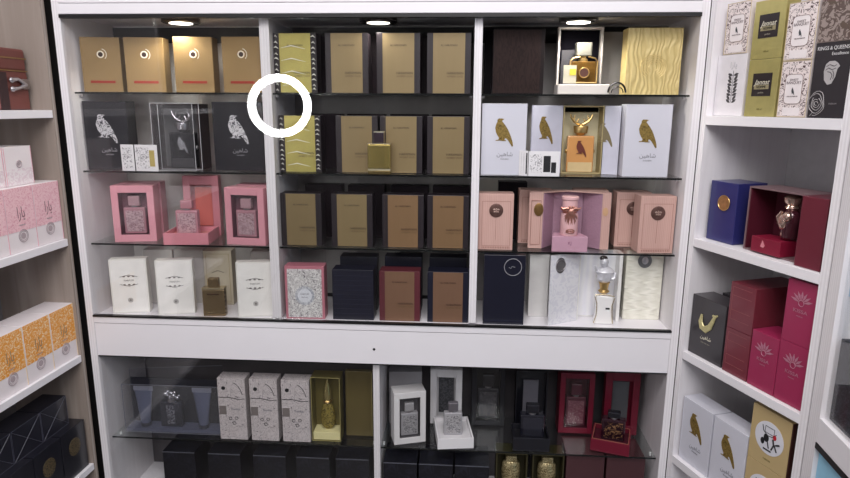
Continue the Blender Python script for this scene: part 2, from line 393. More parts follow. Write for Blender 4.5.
# ------------------------------------------------------------ where things stand: x, y, z, heading, width, height (metres)
T = {
'A1':(0.0414,0.0674,1.5890,8.0,0.1065,0.1610),
'A2':(0.1949,0.0768,1.5890,8.0,0.0984,0.1575),
'A3':(0.3483,0.0650,1.5890,5.0,0.1140,0.1563),
'A4':(0.4929,0.0600,1.5890,0.0,0.1194,0.1563),
'A5':(0.0602,0.0560,1.3590,5.0,0.1381,0.2087),
'A5s':(0.1817,0.0320,1.3590,-3.0,0.1144,0.0794),
'A6b':(0.2793,0.1000,1.3590,0.0,0.0952,0.1221),
'A7':(0.4617,0.0800,1.3590,0.0,0.1645,0.2032),
'A8':(0.1293,0.0560,1.1360,10.0,0.1270,0.1727),
'A8b':(0.1158,0.1308,1.1360,10.0,0.1239,0.1811),
'A9l':(0.3097,0.1700,1.1360,0.0,0.1141,0.1953),
'A9t':(0.2988,0.0257,1.1360,-4.0,0.1228,0.0415),
'A9b':(0.2919,0.0800,1.1360,0.0,0.0722,0.0920),
'A10':(0.4782,0.0400,1.1360,-6.0,0.0959,0.1721),
'A10b':(0.5071,0.1153,1.1360,-6.0,0.0908,0.1804),
'A11':(0.1006,0.0438,0.9075,14.0,0.1142,0.1757),
'A11b':(0.1487,0.1340,0.9075,5.0,0.0916,0.1846),
'A12':(0.2484,0.0428,0.9075,14.0,0.1060,0.1727),
'A12b':(0.2478,0.1436,0.9075,5.0,0.0820,0.1811),
'A13':(0.3466,0.1333,0.9075,4.0,0.0946,0.1821),
'A13b':(0.3731,0.0325,0.9075,4.0,0.0717,0.0996),
'A14':(0.5043,0.0409,0.9075,12.0,0.1051,0.1774),
'A14b':(0.4989,0.1437,0.9075,5.0,0.0849,0.1797),
'B1':(0.6482,0.0500,1.5890,0.0,0.1208,0.1674),
'B2':(0.8030,0.0500,1.5890,0.0,0.1281,0.1672),
'B3':(0.9512,0.0500,1.5890,0.0,0.1282,0.1670),
'B4':(1.0944,0.0500,1.5890,0.0,0.1241,0.1669),
'B5':(0.6572,0.0600,1.3590,0.0,0.1235,0.1670),
'B6':(0.8264,0.0600,1.3590,0.0,0.1191,0.1682),
'B7':(0.9575,0.0600,1.3590,0.0,0.1283,0.1691),
'B8':(1.0955,0.0600,1.3590,0.0,0.1271,0.1700),
'Bb':(0.8970,0.0200,1.3590,0.0,0.0668,0.0904),
'B9':(0.6546,0.0500,1.1360,0.0,0.1298,0.1575),
'B10':(0.8098,0.0500,1.1360,0.0,0.1253,0.1598),
'B11':(0.9633,0.0500,1.1360,0.0,0.1270,0.1621),
'B12':(1.0980,0.0500,1.1360,0.0,0.1273,0.1641),
'B13':(0.6623,0.0321,0.9075,2.0,0.1230,0.1666),
'B14':(0.8109,0.0350,0.9075,0.0,0.1278,0.1589),
'B14b':(0.8127,0.1200,0.9075,0.0,0.1328,0.1776),
'B15':(0.9543,0.0350,0.9075,0.0,0.1254,0.1560),
'B16':(1.1012,0.0350,0.9075,0.0,0.1223,0.1582),
'C1':(1.2901,0.0600,1.5890,0.0,0.1441,0.1772),
'C2':(1.4745,0.1400,1.5890,0.0,0.1317,0.1935),
'C2t':(1.4655,0.0400,1.5890,0.0,0.1476,0.0333),
'C2b':(1.4736,0.0700,1.5890,0.0,0.0685,0.0975),
'C3':(1.5877,0.1800,1.5890,0.0,0.0768,0.1908),
'C4':(1.6637,0.0600,1.5890,0.0,0.1513,0.1806),
'C5':(1.2554,0.0500,1.3590,0.0,0.1271,0.2048),
'C6':(1.4901,0.1100,1.3590,0.0,0.1250,0.1980),
'C6L':(1.3753,0.0818,1.3590,31.0,0.1234,0.2067),
'C6R':(1.5765,0.0879,1.3590,-25.0,0.0575,0.2044),
'C6b':(1.4843,0.0900,1.3590,0.0,0.0786,0.1181),
'C7':(1.6607,0.0500,1.3590,0.0,0.1349,0.2082),
'C8':(1.3612,0.0350,1.3590,0.0,0.1083,0.0740),
'C9':(1.2396,0.0450,1.1360,0.0,0.1009,0.1656),
'C10':(1.3677,0.1400,1.1360,0.0,0.1050,0.1775),
'C11a':(1.3596,0.0800,1.1360,0.0,0.0406,0.1630),
'C11c':(1.5653,0.0800,1.1360,0.0,0.0278,0.1677),
'C11p':(1.4570,0.0400,1.1360,0.0,0.1050,0.0540),
'C11b':(1.4576,0.0750,1.1360,0.0,0.0546,0.1517),
'C12':(1.5376,0.1600,1.1360,0.0,0.0987,0.1759),
'C13':(1.6624,0.1100,1.1360,0.0,0.1013,0.1825),
'C14':(1.7156,0.0428,1.1360,3.0,0.1070,0.1706),
'C15':(1.2696,0.0300,0.9075,0.0,0.1236,0.2187),
'C16':(1.3829,0.1000,0.9075,0.0,0.0600,0.2020),
'C17L':(1.4519,0.0570,0.9075,30.0,0.1079,0.2169),
'C17B':(1.5634,0.0900,0.9075,0.0,0.1264,0.2231),
'C18':(1.7004,0.1100,0.9075,0.0,0.1116,0.2184),
'C17b':(1.5763,0.0700,0.9075,0.0,0.0482,0.1042),
'D1':(0.1928,0.0600,0.4830,0.0,0.3264,0.1729),
'D1o':(0.1631,0.1000,0.4830,0.0,0.3513,0.1940),
'D2':(0.4089,0.0500,0.4830,0.0,0.0928,0.2209),
'D3':(0.5135,0.0500,0.4830,0.0,0.0928,0.2245),
'D4':(0.6171,0.0500,0.4830,0.0,0.0925,0.2282),
'D5':(0.7126,0.0500,0.4830,0.0,0.0942,0.2264),
'D6':(0.8018,0.0700,0.4830,0.0,0.0865,0.2378),
'D7':(0.9851,0.0555,0.4830,17.0,0.1059,0.1826),
'D7b':(0.9579,0.1852,0.4830,5.0,0.1203,0.1935),
'D8t':(1.1294,0.0231,0.4830,3.0,0.1172,0.0678),
'D8l':(1.0968,0.1900,0.4830,0.0,0.1097,0.2049),
'D8b':(1.1132,0.0900,0.4830,0.0,0.0589,0.1217),
'D9':(1.2399,0.1900,0.4830,0.0,0.1195,0.1807),
'D10':(1.3823,0.1400,0.4830,0.0,0.1057,0.2228),
'D10t':(1.3723,0.0400,0.4830,0.0,0.1135,0.0529),
'D10b':(1.3777,0.0900,0.4830,0.0,0.0739,0.1141),
'D11':(1.5309,0.1600,0.4830,0.0,0.1123,0.1764),
'D13l':(1.6789,0.1600,0.4830,0.0,0.1112,0.2240),
'D13t':(1.6122,0.0220,0.4830,-8.0,0.1152,0.0516),
'D13b':(1.6405,0.0900,0.4830,0.0,0.0631,0.1142),
'R1a':(1.8259,-0.0555,1.5335,-69.3,0.1210,0.1536),
'R1b':(1.8617,-0.1643,1.5335,-69.3,0.0941,0.1361),
'R1c':(1.8915,-0.2575,1.5335,-69.3,0.0801,0.1265),
'R1d':(1.9192,-0.3449,1.5335,-69.3,0.0854,0.1578),
'R1e':(1.8294,-0.0647,1.5335,-69.3,0.0884,0.3131),
'R1f':(1.8612,-0.1630,1.5335,-69.3,0.0907,0.2826),
'R1g':(1.8922,-0.2594,1.5335,-69.3,0.0799,0.2584),
'R1h':(1.9219,-0.3380,1.5335,-69.3,0.0815,0.2451),
'R2a':(1.8402,-0.0651,1.1970,-69.3,0.0978,0.1633),
'R2b':(1.9009,-0.2257,1.1970,-69.3,0.1723,0.1632),
'R2p':(1.8990,-0.2491,1.1970,-69.3,0.1042,0.0397),
'R2d':(1.9234,-0.3420,1.1970,-69.3,0.0674,0.1616),
'R2f':(1.9289,-0.2432,1.1970,-69.3,0.0475,0.1466),
'R3a':(1.8287,-0.0769,0.8600,-69.3,0.1299,0.1751),
'R3b':(1.8663,-0.1852,0.8600,-69.3,0.0837,0.2517),
'R3c':(1.8965,-0.2652,0.8600,-69.3,0.0818,0.1481),
'R3d':(1.9265,-0.3444,0.8600,-69.3,0.0849,0.3064),
'R4a':(1.8278,-0.0746,0.5230,-69.3,0.1253,0.1928),
'R4b':(1.8725,-0.1929,0.5230,-69.3,0.1198,0.2001),
'R4c':(1.9154,-0.3066,0.5230,-69.3,0.1171,0.2959),
'L1':(-0.0922,-0.0830,1.5366,88.2,0.1033,0.1683),
'L2a':(-0.0518,-0.0697,1.1590,88.2,0.1135,0.1791),
'L2b':(-0.0553,-0.1793,1.1590,88.2,0.1003,0.1818),
'L2u':(-0.0740,-0.1385,1.1590,88.2,0.1069,0.2864),
'L3a':(-0.0519,-0.0717,0.7870,88.2,0.1184,0.1733),
'L3b':(-0.0553,-0.1811,0.7870,88.2,0.1005,0.1691),
'L3c':(-0.0585,-0.2797,0.7870,88.2,0.0967,0.1663),
'L4a':(-0.0523,-0.0852,0.4130,88.2,0.1175,0.1808),
'L4b':(-0.0555,-0.1873,0.4130,88.2,0.0993,0.1813),
'KA0':(0.7090,0.1700,1.5890,0.0,0.1203,0.1764),
'KB0':(0.7012,0.1700,1.3590,0.0,0.1240,0.1690),
'KC0':(0.6939,0.1700,1.1360,0.0,0.1275,0.1479),
'KA1':(0.8395,0.1700,1.5890,0.0,0.1223,0.1763),
'KB1':(0.8357,0.1700,1.3590,0.0,0.1260,0.1699),
'KC1':(0.8321,0.1700,1.1360,0.0,0.1295,0.1499),
'KA2':(0.9704,0.1700,1.5890,0.0,0.1213,0.1762),
'KB2':(0.9706,0.1700,1.3590,0.0,0.1249,0.1708),
'KC2':(0.9708,0.1700,1.1360,0.0,0.1284,0.1520),
'KA3':(1.0987,0.1700,1.5890,0.0,0.1172,0.1761),
'KB3':(1.1027,0.1700,1.3590,0.0,0.1207,0.1717),
'KC3':(1.1066,0.1700,1.1360,0.0,0.1241,0.1540),
'KD0':(0.9510,0.1400,0.9075,0.0,0.1163,0.1792),
'KD1':(1.0989,0.1400,0.9075,0.0,0.1280,0.1822),
'KE0':(1.2635,0.2000,1.1360,0.0,0.0927,0.1971),
'KE1':(1.2882,0.1900,1.5890,0.0,0.1830,0.1867),
'A6':(0.2649,0.0700,1.3590,0.0,0.1752,0.1991),
'E0':(0.9546,0.0300,0.2400,0.0,0.1106,0.1917),
'E1':(1.0704,0.0300,0.2400,0.0,0.1113,0.1899),
'E2':(1.1868,0.0300,0.2400,0.0,0.1088,0.1917),
'E3':(1.3141,0.0450,0.2400,0.0,0.0607,0.2320),
'E4':(1.4303,0.0450,0.2400,0.0,0.0634,0.2265),
'E5':(1.5459,0.0400,0.2400,0.0,0.1191,0.2335),
'E6':(1.6723,0.0400,0.2400,0.0,0.1212,0.2356),
'E7':(0.2153,0.0400,0.2400,0.0,0.1377,0.1696),
'E8':(0.3694,0.0400,0.2400,0.0,0.1363,0.1729),
'E9':(0.5219,0.0400,0.2400,0.0,0.1348,0.1762),
'E10':(0.6661,0.0400,0.2400,0.0,0.1268,0.1793),
'E11':(0.7973,0.0400,0.2400,0.0,0.1157,0.1819),

}
def at(k, dx=0, dy=0, dz=0, rot=None):
    t = T[k]; return (t[0]+dx, t[1]+dy, t[2]+dz+.0003, t[3] if rot is None else rot)

def carton(g, w, h, d, y=0): return g.box(-w/2, w/2, y, y+d, 0, h)
BIRD = [(.19, .995), (.38, .995), (.50, .975), (.42, .945), (.37, .90), (.46, .84), (.58, .74), (.72, .60), (.82, .46), (.92, .30), (1.0, .13), (1.02, .02), (.95, .0), (.86, .10), (.74, .22), (.62, .30), (.55, .29), (.54, .235), (.62, .225), (.62, .20), (.40, .20), (.30, .215), (.05, .205), (.05, .235), (.20, .245), (.24, .31), (.14, .40), (.05, .52), (.01, .66), (.06, .80), (.12, .88), (.12, .95)]
def bird(g, cx, cz, w, h, y0=-.0011, y1=-.0001): return g.prism([(cx+(u-.5)*w, cz+(v-.5)*h) for u, v in BIRD], y0, y1)
ARAB = '\ufee6\ufef4\ufeeb\ufe8e\ufeb7'
YARA = '\ufe8d\ufead\ufe8e\ufef3'

# ---------- gold cartons with a red stripe
def gold_stripe():
    r = root('perfume_carton'); w, h = .113, .157
    carton(G(), w, h, .055).build('carton', M('gold_foil', (142, 116, 76), .36, .3, .05, 14, 0, 200, 0, (1, 1, .2)), r, bevel=.001)
    em = G().ring(0, .108, .0088, .0017, -.0006, 24).build('emblem_ring', M('ivory_print', (240, 232, 214), .4), r)
    G().disc(0, .108, .0062, .0062, -.0010, -.0001).build('emblem_dot', M('dark_brown_print', (50, 30, 24), .4), em)
    G().tube([(.0005+.0165*math.cos(a), -.0005, .108+.0165*math.sin(a)) for a in [-.8+.16*k for k in range(14)]], .0010, 5).build('emblem_crescent', M('ivory_print', (240, 232, 214), .4), r)
    G().box(-.035, .036, -.0008, -.0001, .026, .033).build('red_stripe', M('red_foil', (150, 40, 26), .35, .2), r)
    return r
for k, l in (('A1', 'leftmost gold carton with red stripe on the top glass shelf, duller than the others'), ('A2', 'second gold carton with red stripe from the left on the top glass shelf'),
             ('A3', 'third gold carton with red stripe from the left on the top glass shelf'), ('A4', 'gold carton with red stripe beside the left mullion, rightmost of the four')):
    put('gold_stripe', gold_stripe, at(k, dx=.026 if k == 'A1' else 0), l, 'perfume box', 'gold cartons with a red stripe')

# ---------- bird cartons
def bird_box(base, print_m, pic_m, w=.128):
    def f():
        r = root('perfume_carton'); h = .2035 if w > .12 else .196
        carton(G(), w, h, .062).build('carton', base, r, bevel=.0008)
        bird(G(), 0, .122, .052 if pic_m.name == 'gold_feather' else .060, .080 if pic_m.name == 'gold_feather' else .086).build('bird_print', pic_m, r)
        text_obj('lettering', ARAB, .017, print_m, r, .004, .060, -.0007)
        text_obj('lettering', 'SHAHEEN', .0055, print_m, r, .004, .046, -.0007)
        return r
    return f
blk_card = M('black_carton', (24, 22, 30), .4, 0, .1, 20, coat=.1); wht_card = M('white_carton', (204, 204, 214), .4, 0, .012, 12)
silver_print = M_line('silver_feather', (208, 206, 210), (70, 68, 76), 90, 4, .14, .35, .3)
gold_bird = M_line('gold_feather', (148, 124, 66), (104, 84, 40), 120, 4, .10, .4, .4)
put('bird_black', bird_box(blk_card, M('silver_ink', (170, 168, 174), .35, .5), silver_print), at('A5', dx=.009), 'black carton with a silver bird at the left end of the second shelf', 'perfume box')
put('bird_black_w', bird_box(blk_card, M('silver_ink', (170, 168, 174), .35, .5), silver_print, .152), at('A7', dx=.002), 'black carton with a dim silver bird left of the mullion, behind the ring reflection', 'perfume box')
wb = bird_box(wht_card, M('grey_ink', (130, 130, 138), .5), gold_bird)
put('bird_white', wb, at('C5'), 'white carton with a gold bird just right of the right mullion', 'perfume box')
put('bird_white', None, at('C7'), 'white carton with a gold bird at the right end of the second glass shelf', 'perfume box')
put('bird_white_s', bird_box(wht_card, M('grey_ink', (130, 130, 138), .5), gold_bird, .119), at('R4a', dx=.001, dy=-.002), 'white carton with a gold bird at the left end of the lowest corner shelf', 'perfume box')
put('bird_white_s', None, at('R4b'), 'white carton with a gold bird beside the beige carton on the lowest corner shelf', 'perfume box')

# leaflets
def leaflet(w, h, pics):
    def f():
        r = root('sample_card')
        G().box(-w/2, w/2, 0, .002, 0, h).build('card', M('white_paper', (226, 224, 226), .5), r)
        for x0, x1, z0, z1, m in pics: G().box(x0, x1, -.0006, -.0001, z0, z1).build('printed_picture', m, r)
        return r
    return f
ink = M('black_ink', (22, 22, 26), .5); inkg = M_line('grey_script_print', (222, 220, 222), (140, 138, 142), 90, 4, .08)
yel = M('yellow_print', (178, 160, 92), .5)
put('leaf_b', leaflet(.088, .071, [(-.040, -.006, .010, .062, inkg), (-.002, .018, .012, .058, ink), (.020, .034, .010, .040, ink)]), at('C8', dx=.010, dy=-.005), 'white leaflet with black bottle pictures leaning before the white bird cartons', 'leaflet')
for i in range(3):
    put('leaf_n', leaflet(.013, .072, [(.001, .005, .006, .066, ink)]), (T['C8'][0]-.0425-.0+.0*i-.006*i+.0, T['C8'][1]-.004+.006*i, 1.3593, -35), f'narrow leaflet in the fan beside the white bird cartons, {("front", "middle", "rear")[i]} one', 'leaflet', 'fanned leaflets beside the white bird cartons')
put('leaf_y', leaflet(.070, .078, [(-.032, .008, .008, .070, inkg), (.010, .026, .014, .062, yel)]), at('A5s', dx=.018, dy=-.003), 'white leaflet with a yellow bottle picture in front of the black cartons', 'leaflet')
put('leaf_y2', leaflet(.040, .078, [(-.015, .014, .008, .070, inkg)]), at('A5s', dx=-.040, dy=-.002), 'white grey-printed leaflet left of the yellow-printed one', 'leaflet')

# ---------- the antler capped bottle in an open black and an open white box
def antler_bottle(body_m, low_m, metal, birdm):
    def f():
        r = root('perfume_bottle'); w = .079
        G().box(-w/2, w/2, 0, .030, 0, .108).build('body', body_m, r, bevel=.004)
        G().box(-w/2+.004, w/2-.004, -.0008, -.0001, .002, .030).build('frosted_base', low_m, r)
        bird(G(), .002, .070, .030, .048, -.003, -.0001).build('bird_ornament', birdm, r)
        for s in (-1, 1): G().ell((s*.0405, .015, .062), (.004, .005, .007)).build('side_knob', metal, r, True)
        c = G().lathe([(.010, .1085), (.014, .113), (.020, .116), (.022, .134), (.021, .137)], 0, .015, 20).build('collar', metal, r, True)
        g = G()
        for s in (-1, 1):
            g.tube([(0, .015, .139), (s*.010, .015, .143), (s*.021, .015, .150), (s*.029, .015, .160), (s*.033, .015, .172)], [.004, .0042, .004, .003, .0012], 8)
            g.tube([(s*.012, .015, .144), (s*.010, .015, .152), (s*.006, .015, .158)], [.003, .0024, .001], 8)
            g.tube([(s*.022, .015, .151), (s*.021, .015, .160), (s*.018, .015, .168)], [.003, .0024, .001], 8)
        g.ell((0, .015, .139), (.008, .007, .004)); g.build('antler_cap', metal, r, True)
        return r
    return f
def open_case(w, h, d, t, outer, inner, doorL=None, doorR=None):
    def f():
        r = root('presentation_box')
        g = G().frame(-w/2, w/2, 0, h, t, 0, d-.002).box(-w/2, w/2, d-.002, d, 0, h); g.build('case', outer, r, bevel=.0006)
        G().box(-w/2+t+.0002, w/2-t-.0002, d-.0035, d-.0021, t+.0002, h-t-.0002).build('lining', inner, r)
        for s, dr in ((-1, doorL), (1, doorR)):
            if not dr: continue
            dw, ang, mt, pic = dr
            g = G().box(0, dw, 0, .006, 0, h) if s > 0 else G().box(-dw, 0, 0, .006, 0, h)
            dd = g.build('door', mt, r, bevel=.0006); dd.location = (s*(w/2+.0015), 0, 0); dd.rotation_euler = (0, 0, math.radians(ang))
            if pic: pic(dd, dw)
        return r
    return f
def door_bird(dd, dw): bird(G(), -dw*.55, .128, .052, .080).build('bird_print', gold_bird, dd)
def door_bird_r(dd, dw): bird(G(), dw*.12, .115, .042, .068).build('bird_print', M('dull_gold_bird', (120, 108, 78), .5), dd)
cream = M('cream_lining', (224, 216, 180), .5)
p = at('C6')
put('case_w', open_case(.118, .199, .062, .0035, M('pale_gold_edge', (176, 160, 116), .4, .3), cream, (.112, 33, M('pale_lilac_card', (196, 196, 210), .4), door_bird), (.046, -27, M('pale_lilac_card', (196, 196, 210), .4), door_bird_r)),
    p, 'open white bird box with cream lining and two spread doors', 'presentation box')
G().box(-.053, .053, .0585, .0592, .180, .194).build('dark_lining_band', M('olive_band', (96, 88, 66), .5), PROTO['case_w'])
put('antler_amber', antler_bottle(M('amber_juice', (206, 150, 92), .12, 0, .05, 10, coat=1), M('pale_amber_base', (204, 180, 134), .3), metal_gold, M('rose_gold_bird', (120, 66, 56), .35, .4)),
    (p[0]-.003, p[1]+.006, p[2]+.0038, 0), 'square amber bottle with gold antler cap and bird ornament inside the open white box', 'perfume bottle')
put('case_k', open_case(.148, .197, .075, .004, M('dark_brown_card', (58, 48, 50), .5), M('grey_lining', (112, 110, 112), .5)), at('A6', dx=.004, dy=.015), 'open black box with grey lining standing behind a clear sleeve', 'presentation box')
put('antler_black', antler_bottle(M('black_bottle_glass', (34, 33, 38), .15, 0, .1, 10, coat=1), M('dark_base', (60, 58, 62), .3), metal_sil, M('bright_silver', (222, 222, 226), .25, .8)),
    (T['A6'][0]+.016, .095, 1.3594+.004, 0), 'black bottle with silver bird and silver antler cap inside the open black box', 'perfume bottle')
o = G().frame(-.064, .064, .001, .200, .0016, 0, .001).frame(-.064, .064, .001, .200, .0016, .045, .046).build('clear_sleeve', M('clear_edge', (196, 196, 200), .2), None)
o.location = (T['A6'][0]+.018, .036, 1.3594); tag(o, 'upright clear plastic sleeve standing before the open black box', 'plastic sleeve')
G().box(-.062, .062, .0003, .0007, .003, .198).build('clear_sheet', acrylic, o)

# ---------- ornate square bottle used in many sets
def ornate_bottle(w, h, d, bm, pm, cm, capk=.30):
    def f():
        r = root('perfume_bottle'); bh = h*(1-capk)
        G().box(-w/2, w/2, 0, d, 0, bh).build('body', bm, r, bevel=.0035)
        G().box(-w*.40, w*.40, -.0012, -.0001, bh*.10, bh*.88).build('filigree_plate', pm, r, bevel=.0003)
        G().lathe([(w*.16, bh+.0002), (w*.16, bh+.004)], 0, d/2, 16).build('collar', metal_sil, r)
        G().box(-w*.27, w*.27, d*.1, d*.9, bh+.0042, h).build('cap', cm, r, bevel=.003)
        return r
    return f
def window_box(w, h, d, t, mt, inner, clear=True):
    def f():
        r = root('window_box')
        g = G().frame(-w/2, w/2, 0, h, t, 0, .004, t*1.1); g.box(-w/2, -w/2+.003, .004, d, 0, h); g.box(w/2-.003, w/2, .004, d, 0, h)
        g.box(-w/2+.003, w/2-.003, .004, d, 0, .003); g.box(-w/2+.003, w/2-.003, .004, d, h-.003, h); g.box(-w/2+.003, w/2-.003, d-.003, d, .003, h-.003)
        g.build('carton', mt, r, bevel=.0008)
        g = G().frame(-w/2+t-.003, w/2-t+.003, t*1.1-.003, h-t*1.1+.003, .003, .0045, d*.6); g.box(-w/2+.0035, w/2-.0035, d*.6, d*.6+.002, .0035, h-.0035); g.build('inner_tray', inner, r)
        if clear: G().box(-w/2+t-.002, w/2-t+.002, .0041, .0044, t*1.1-.002, h-t*1.1+.002).build('clear_window', cello, r)
        return r
    return f
pink = M('pink_carton', (214, 150, 162), .42, 0, .03, 12); pink_in = M('dusky_pink_inside', (128, 86, 100), .5)
pk_bot = M('pink_bottle', (188, 136, 148), .3, 0, .1, 60, coat=.5); pk_fil = M_line('pink_filigree', (214, 184, 190), (150, 110, 124), 130, 4, .14, .35, .3)
wbx = window_box(.125, .175, .055, .020, pink, pink_in)
wbot = ornate_bottle(.064, .118, .022, pk_bot, pk_fil, M('pink_cap', (196, 158, 166), .3, .2))
def inside(k, dx=0, dy=.007, dz=.024):
    x, y, z, a = at(k); c, s = math.cos(math.radians(a)), math.sin(math.radians(a)); return (x+dx*c-dy*s, y+dx*s+dy*c, z+dz, a)
put('win_pink', wbx, at('A8'), 'pink window box at the left end of the third glass shelf, front one', 'perfume box', 'pink window boxes')
put('win_pink', None, at('A8b'), 'pink box half hidden behind the left pink window box', 'perfume box', 'pink window boxes')
put('win_pink', None, at('A10', dx=.006), 'pink window box beside the left mullion on the third glass shelf', 'perfume box', 'pink window boxes')
put('win_pink', None, at('A10b', dx=-.014, dy=.004), 'pink box half hidden behind the pink window box at the mullion', 'perfume box', 'pink window boxes')
put('bot_pink', wbot, inside('A8'), 'pink filigree bottle behind the window of the leftmost pink box', 'perfume bottle')
x, y, z, a = inside('A10'); put('bot_pink', None, (x+.006, y, z, a), 'pink filigree bottle behind the window of the pink box at the mullion', 'perfume bottle')

def lid_tray(lw, lh, tw, td, thh, mt, inner, card, window=True, lid_off=(0, .12), lid_rot=0, trim=None):
    """open presentation box: tray in front (origin), lid standing behind"""
    def f():
        r = root('presentation_box')
        g = G().box(-tw/2, tw/2, 0, td, 0, .004); g.box(-tw/2, tw/2, 0, .005, .004, thh); g.box(-tw/2, tw/2, td-.005, td, .004, thh); g.box(-tw/2, -tw/2+.005, .005, td-.005, .004, thh); g.box(tw/2-.005, tw/2, .005, td-.005, .004, thh)
        g.build('tray', mt, r, bevel=.0007)
        G().box(-tw/2+.0053, tw/2-.0053, .0053, td-.0053, .0042, thh*.62).build('tray_insert', inner, r)
        if trim: G().box(-tw/2+.004, tw/2-.004, .0045, .0055, thh, thh+.0008).box(-tw/2+.004, tw/2-.004, td-.0055, td-.0045, thh, thh+.0008).box(-tw/2+.004, -tw/2+.005, .0055, td-.0055, thh, thh+.0008).box(tw/2-.005, tw/2-.004, .0055, td-.0055, thh, thh+.0008).build('gold_trim', trim, r)
        g = G(); fw_ = lw*.2
        if window: g.frame(-lw/2, lw/2, 0, lh, fw_, 0, .004, lh*.14)
        else: g.frame(-lw/2, lw/2, 0, lh, .004, 0, .035)
        g.box(-lw/2, lw/2, .034, .037, 0, lh)
        for s in (-1, 1): g.box(*((-lw/2, -lw/2+.003) if s < 0 else (lw/2-.003, lw/2)), .004, .034, 0, lh)
        g.box(-lw/2+.003, lw/2-.003, .004, .034, lh-.003, lh)
        l = g.build('lid', mt, r, bevel=.0007); l.location = (lid_off[0], lid_off[1], 0); l.rotation_euler = (0, 0, math.radians(lid_rot))
        if card: G().box(-lw*.24, lw*.24, .028, .033, lh*.15, lh*.80).build('lid_lining', card, l)
        return r
    return f
x, y, z, a = at('A9t')
put('set_pink', lid_tray(.112, .195, .135, .115, .036, M('rosy_carton', (212, 138, 150), .4, 0, .03, 12), M('salmon_insert', (226, 150, 150), .5), M('salmon_card', (232, 128, 120), .5), True, (.012, .135), 2), (x+.004, y, z, 6), 'open pink box with bottle on its tray, lid standing behind', 'presentation box')
put('bot_set_pink', ornate_bottle(.068, .108, .024, pk_bot, pk_fil, M('pink_cap2', (186, 132, 142), .3), .28), (T['A9t'][0]-.006, T['A9t'][1]+.036, z+.0225, 4), 'pink filigree bottle standing on the open pink tray', 'perfume bottle')

# ---------- white ornate cartons on the deck
ivory = M('ivory_carton', (226, 224, 218), .4, 0, .02, 14)
def ornate_white():
    r = root('perfume_carton'); w, h = .110, .175
    carton(G(), w, h, .035).build('carton', ivory, r, bevel=.0008)
    G().box(-w/2+.004, w/2-.004, -.0006, -.0001, .004, h-.004).build('front_label', M('bright_ivory_label', (238, 236, 232), .35), r)
    ik = M('sepia_ink', (96, 88, 88), .5)
    for s in (-1, 1):
        g = G(); z0 = .106+s*.012
        g.tube([(-.026, -.0010, z0), (-.014, -.0010, z0+s*.003), (0, -.0010, z0+s*.006), (.014, -.0010, z0+s*.003), (.026, -.0010, z0)], .0008, 5)
        for q in (-.014, 0, .014): g.disc(q, z0+s*.0015, .004, .0022, -.0012, -.0007, 10)
        g.build('scroll_print', ik, r)
    text_obj('lettering', 'PARFUM', .008, ik, r, 0, .106, -.0008)
    G().ring(0, .042, .0065, .0009, -.001, 16).disc(0, .042, .0042, .0042, -.0013, -.0007, 12).build('seal_print', M('grey_seal', (140, 136, 134), .5), r)
    return r
ng = 'ivory cartons with a scroll print on the deck'
put('ornate', ornate_white, at('A11'), 'leftmost ivory carton with a scroll print on the white deck', 'perfume box', ng)
put('ornate', None, at('A12'), 'second ivory scroll-printed carton on the white deck, left of the gold bottle', 'perfume box', ng)
put('ornate', None, at('A14'), 'ivory scroll-printed carton right of the gold bottle, beside the left mullion', 'perfume box', ng)
def plain_box(w, h, d, m, lid=None, lab=None):
    def f():
        r = root('perfume_carton'); carton(G(), w, h, d).build('carton', m, r, bevel=.001)
        if lab: lab(r, w, h)
        return r
    return f
gry = M('grey_white_carton', (196, 192, 188), .45, 0, .03, 14)
put('ivory_b', plain_box(.094, .183, .05, gry), at('A11b', dy=.01), 'grey-white carton behind the first two ivory cartons', 'perfume box', 'back row of grey-white cartons')
put('ivory_b', None, at('A12b', dy=.01, dx=-.001), 'grey-white carton behind the second ivory carton', 'perfume box', 'back row of grey-white cartons')
put('ivory_b', None, at('A14b', dy=.01, dx=.004), 'grey-white carton behind the ivory carton at the left mullion', 'perfume box', 'back row of grey-white cartons')
def tanlab(r, w, h):
    G().frame(-w/2+.008, w/2-.008, .01, h-.01, .0012, -.0007, -.0001).build('border_print', M('gold_line', (170, 150, 104), .4), r)
    G().tube([(-.02, -.001, h*.6), (0, -.001, h*.64), (.02, -.001, h*.6)], .0009, 5).build('scroll_print', M('sepia_ink', (96, 88, 88), .5), r)
put('tan_b', plain_box(.092, .183, .05, M('champagne_carton', (202, 192, 170), .4, .1), None, tanlab), at('A13', dy=.012), 'champagne coloured carton behind the gold bottle on the deck', 'perfume box')
def gold_flask():
    r = root('perfume_bottle'); gm = M('bronze_gold', (150, 128, 96), .25, .75, .06, 20)
    G().box(-.034, .034, 0, .026, 0, .085).build('body', gm, r, bevel=.002)
    G().box(-.035, .035, -.001, .027, .0853, .092).build('shoulder_band', M('pale_gold', (206, 190, 156), .25, .8), r, bevel=.001)
    G().box(-.016, .016, .003, .023, .0925, .121).build('cap', gm, r, bevel=.002)
    G().box(-.018, .018, -.0006, -.0001, .070, .073).build('engraved_line', M('dark_brown_print', (50, 30, 24), .4), r)
    for s in (-1, 1):
        g = G()
        for k in range(6): g.ell((s*.0345, .006, .010+k*.013), (.0022, .0022, .003), 8, 5)
        g.build('side_studs', M('dark_stud', (50, 44, 40), .3, .6), r, True)
    return r
put('flask', gold_flask, at('A13b'), 'flat bronze-gold square bottle standing between the ivory cartons', 'perfume bottle')

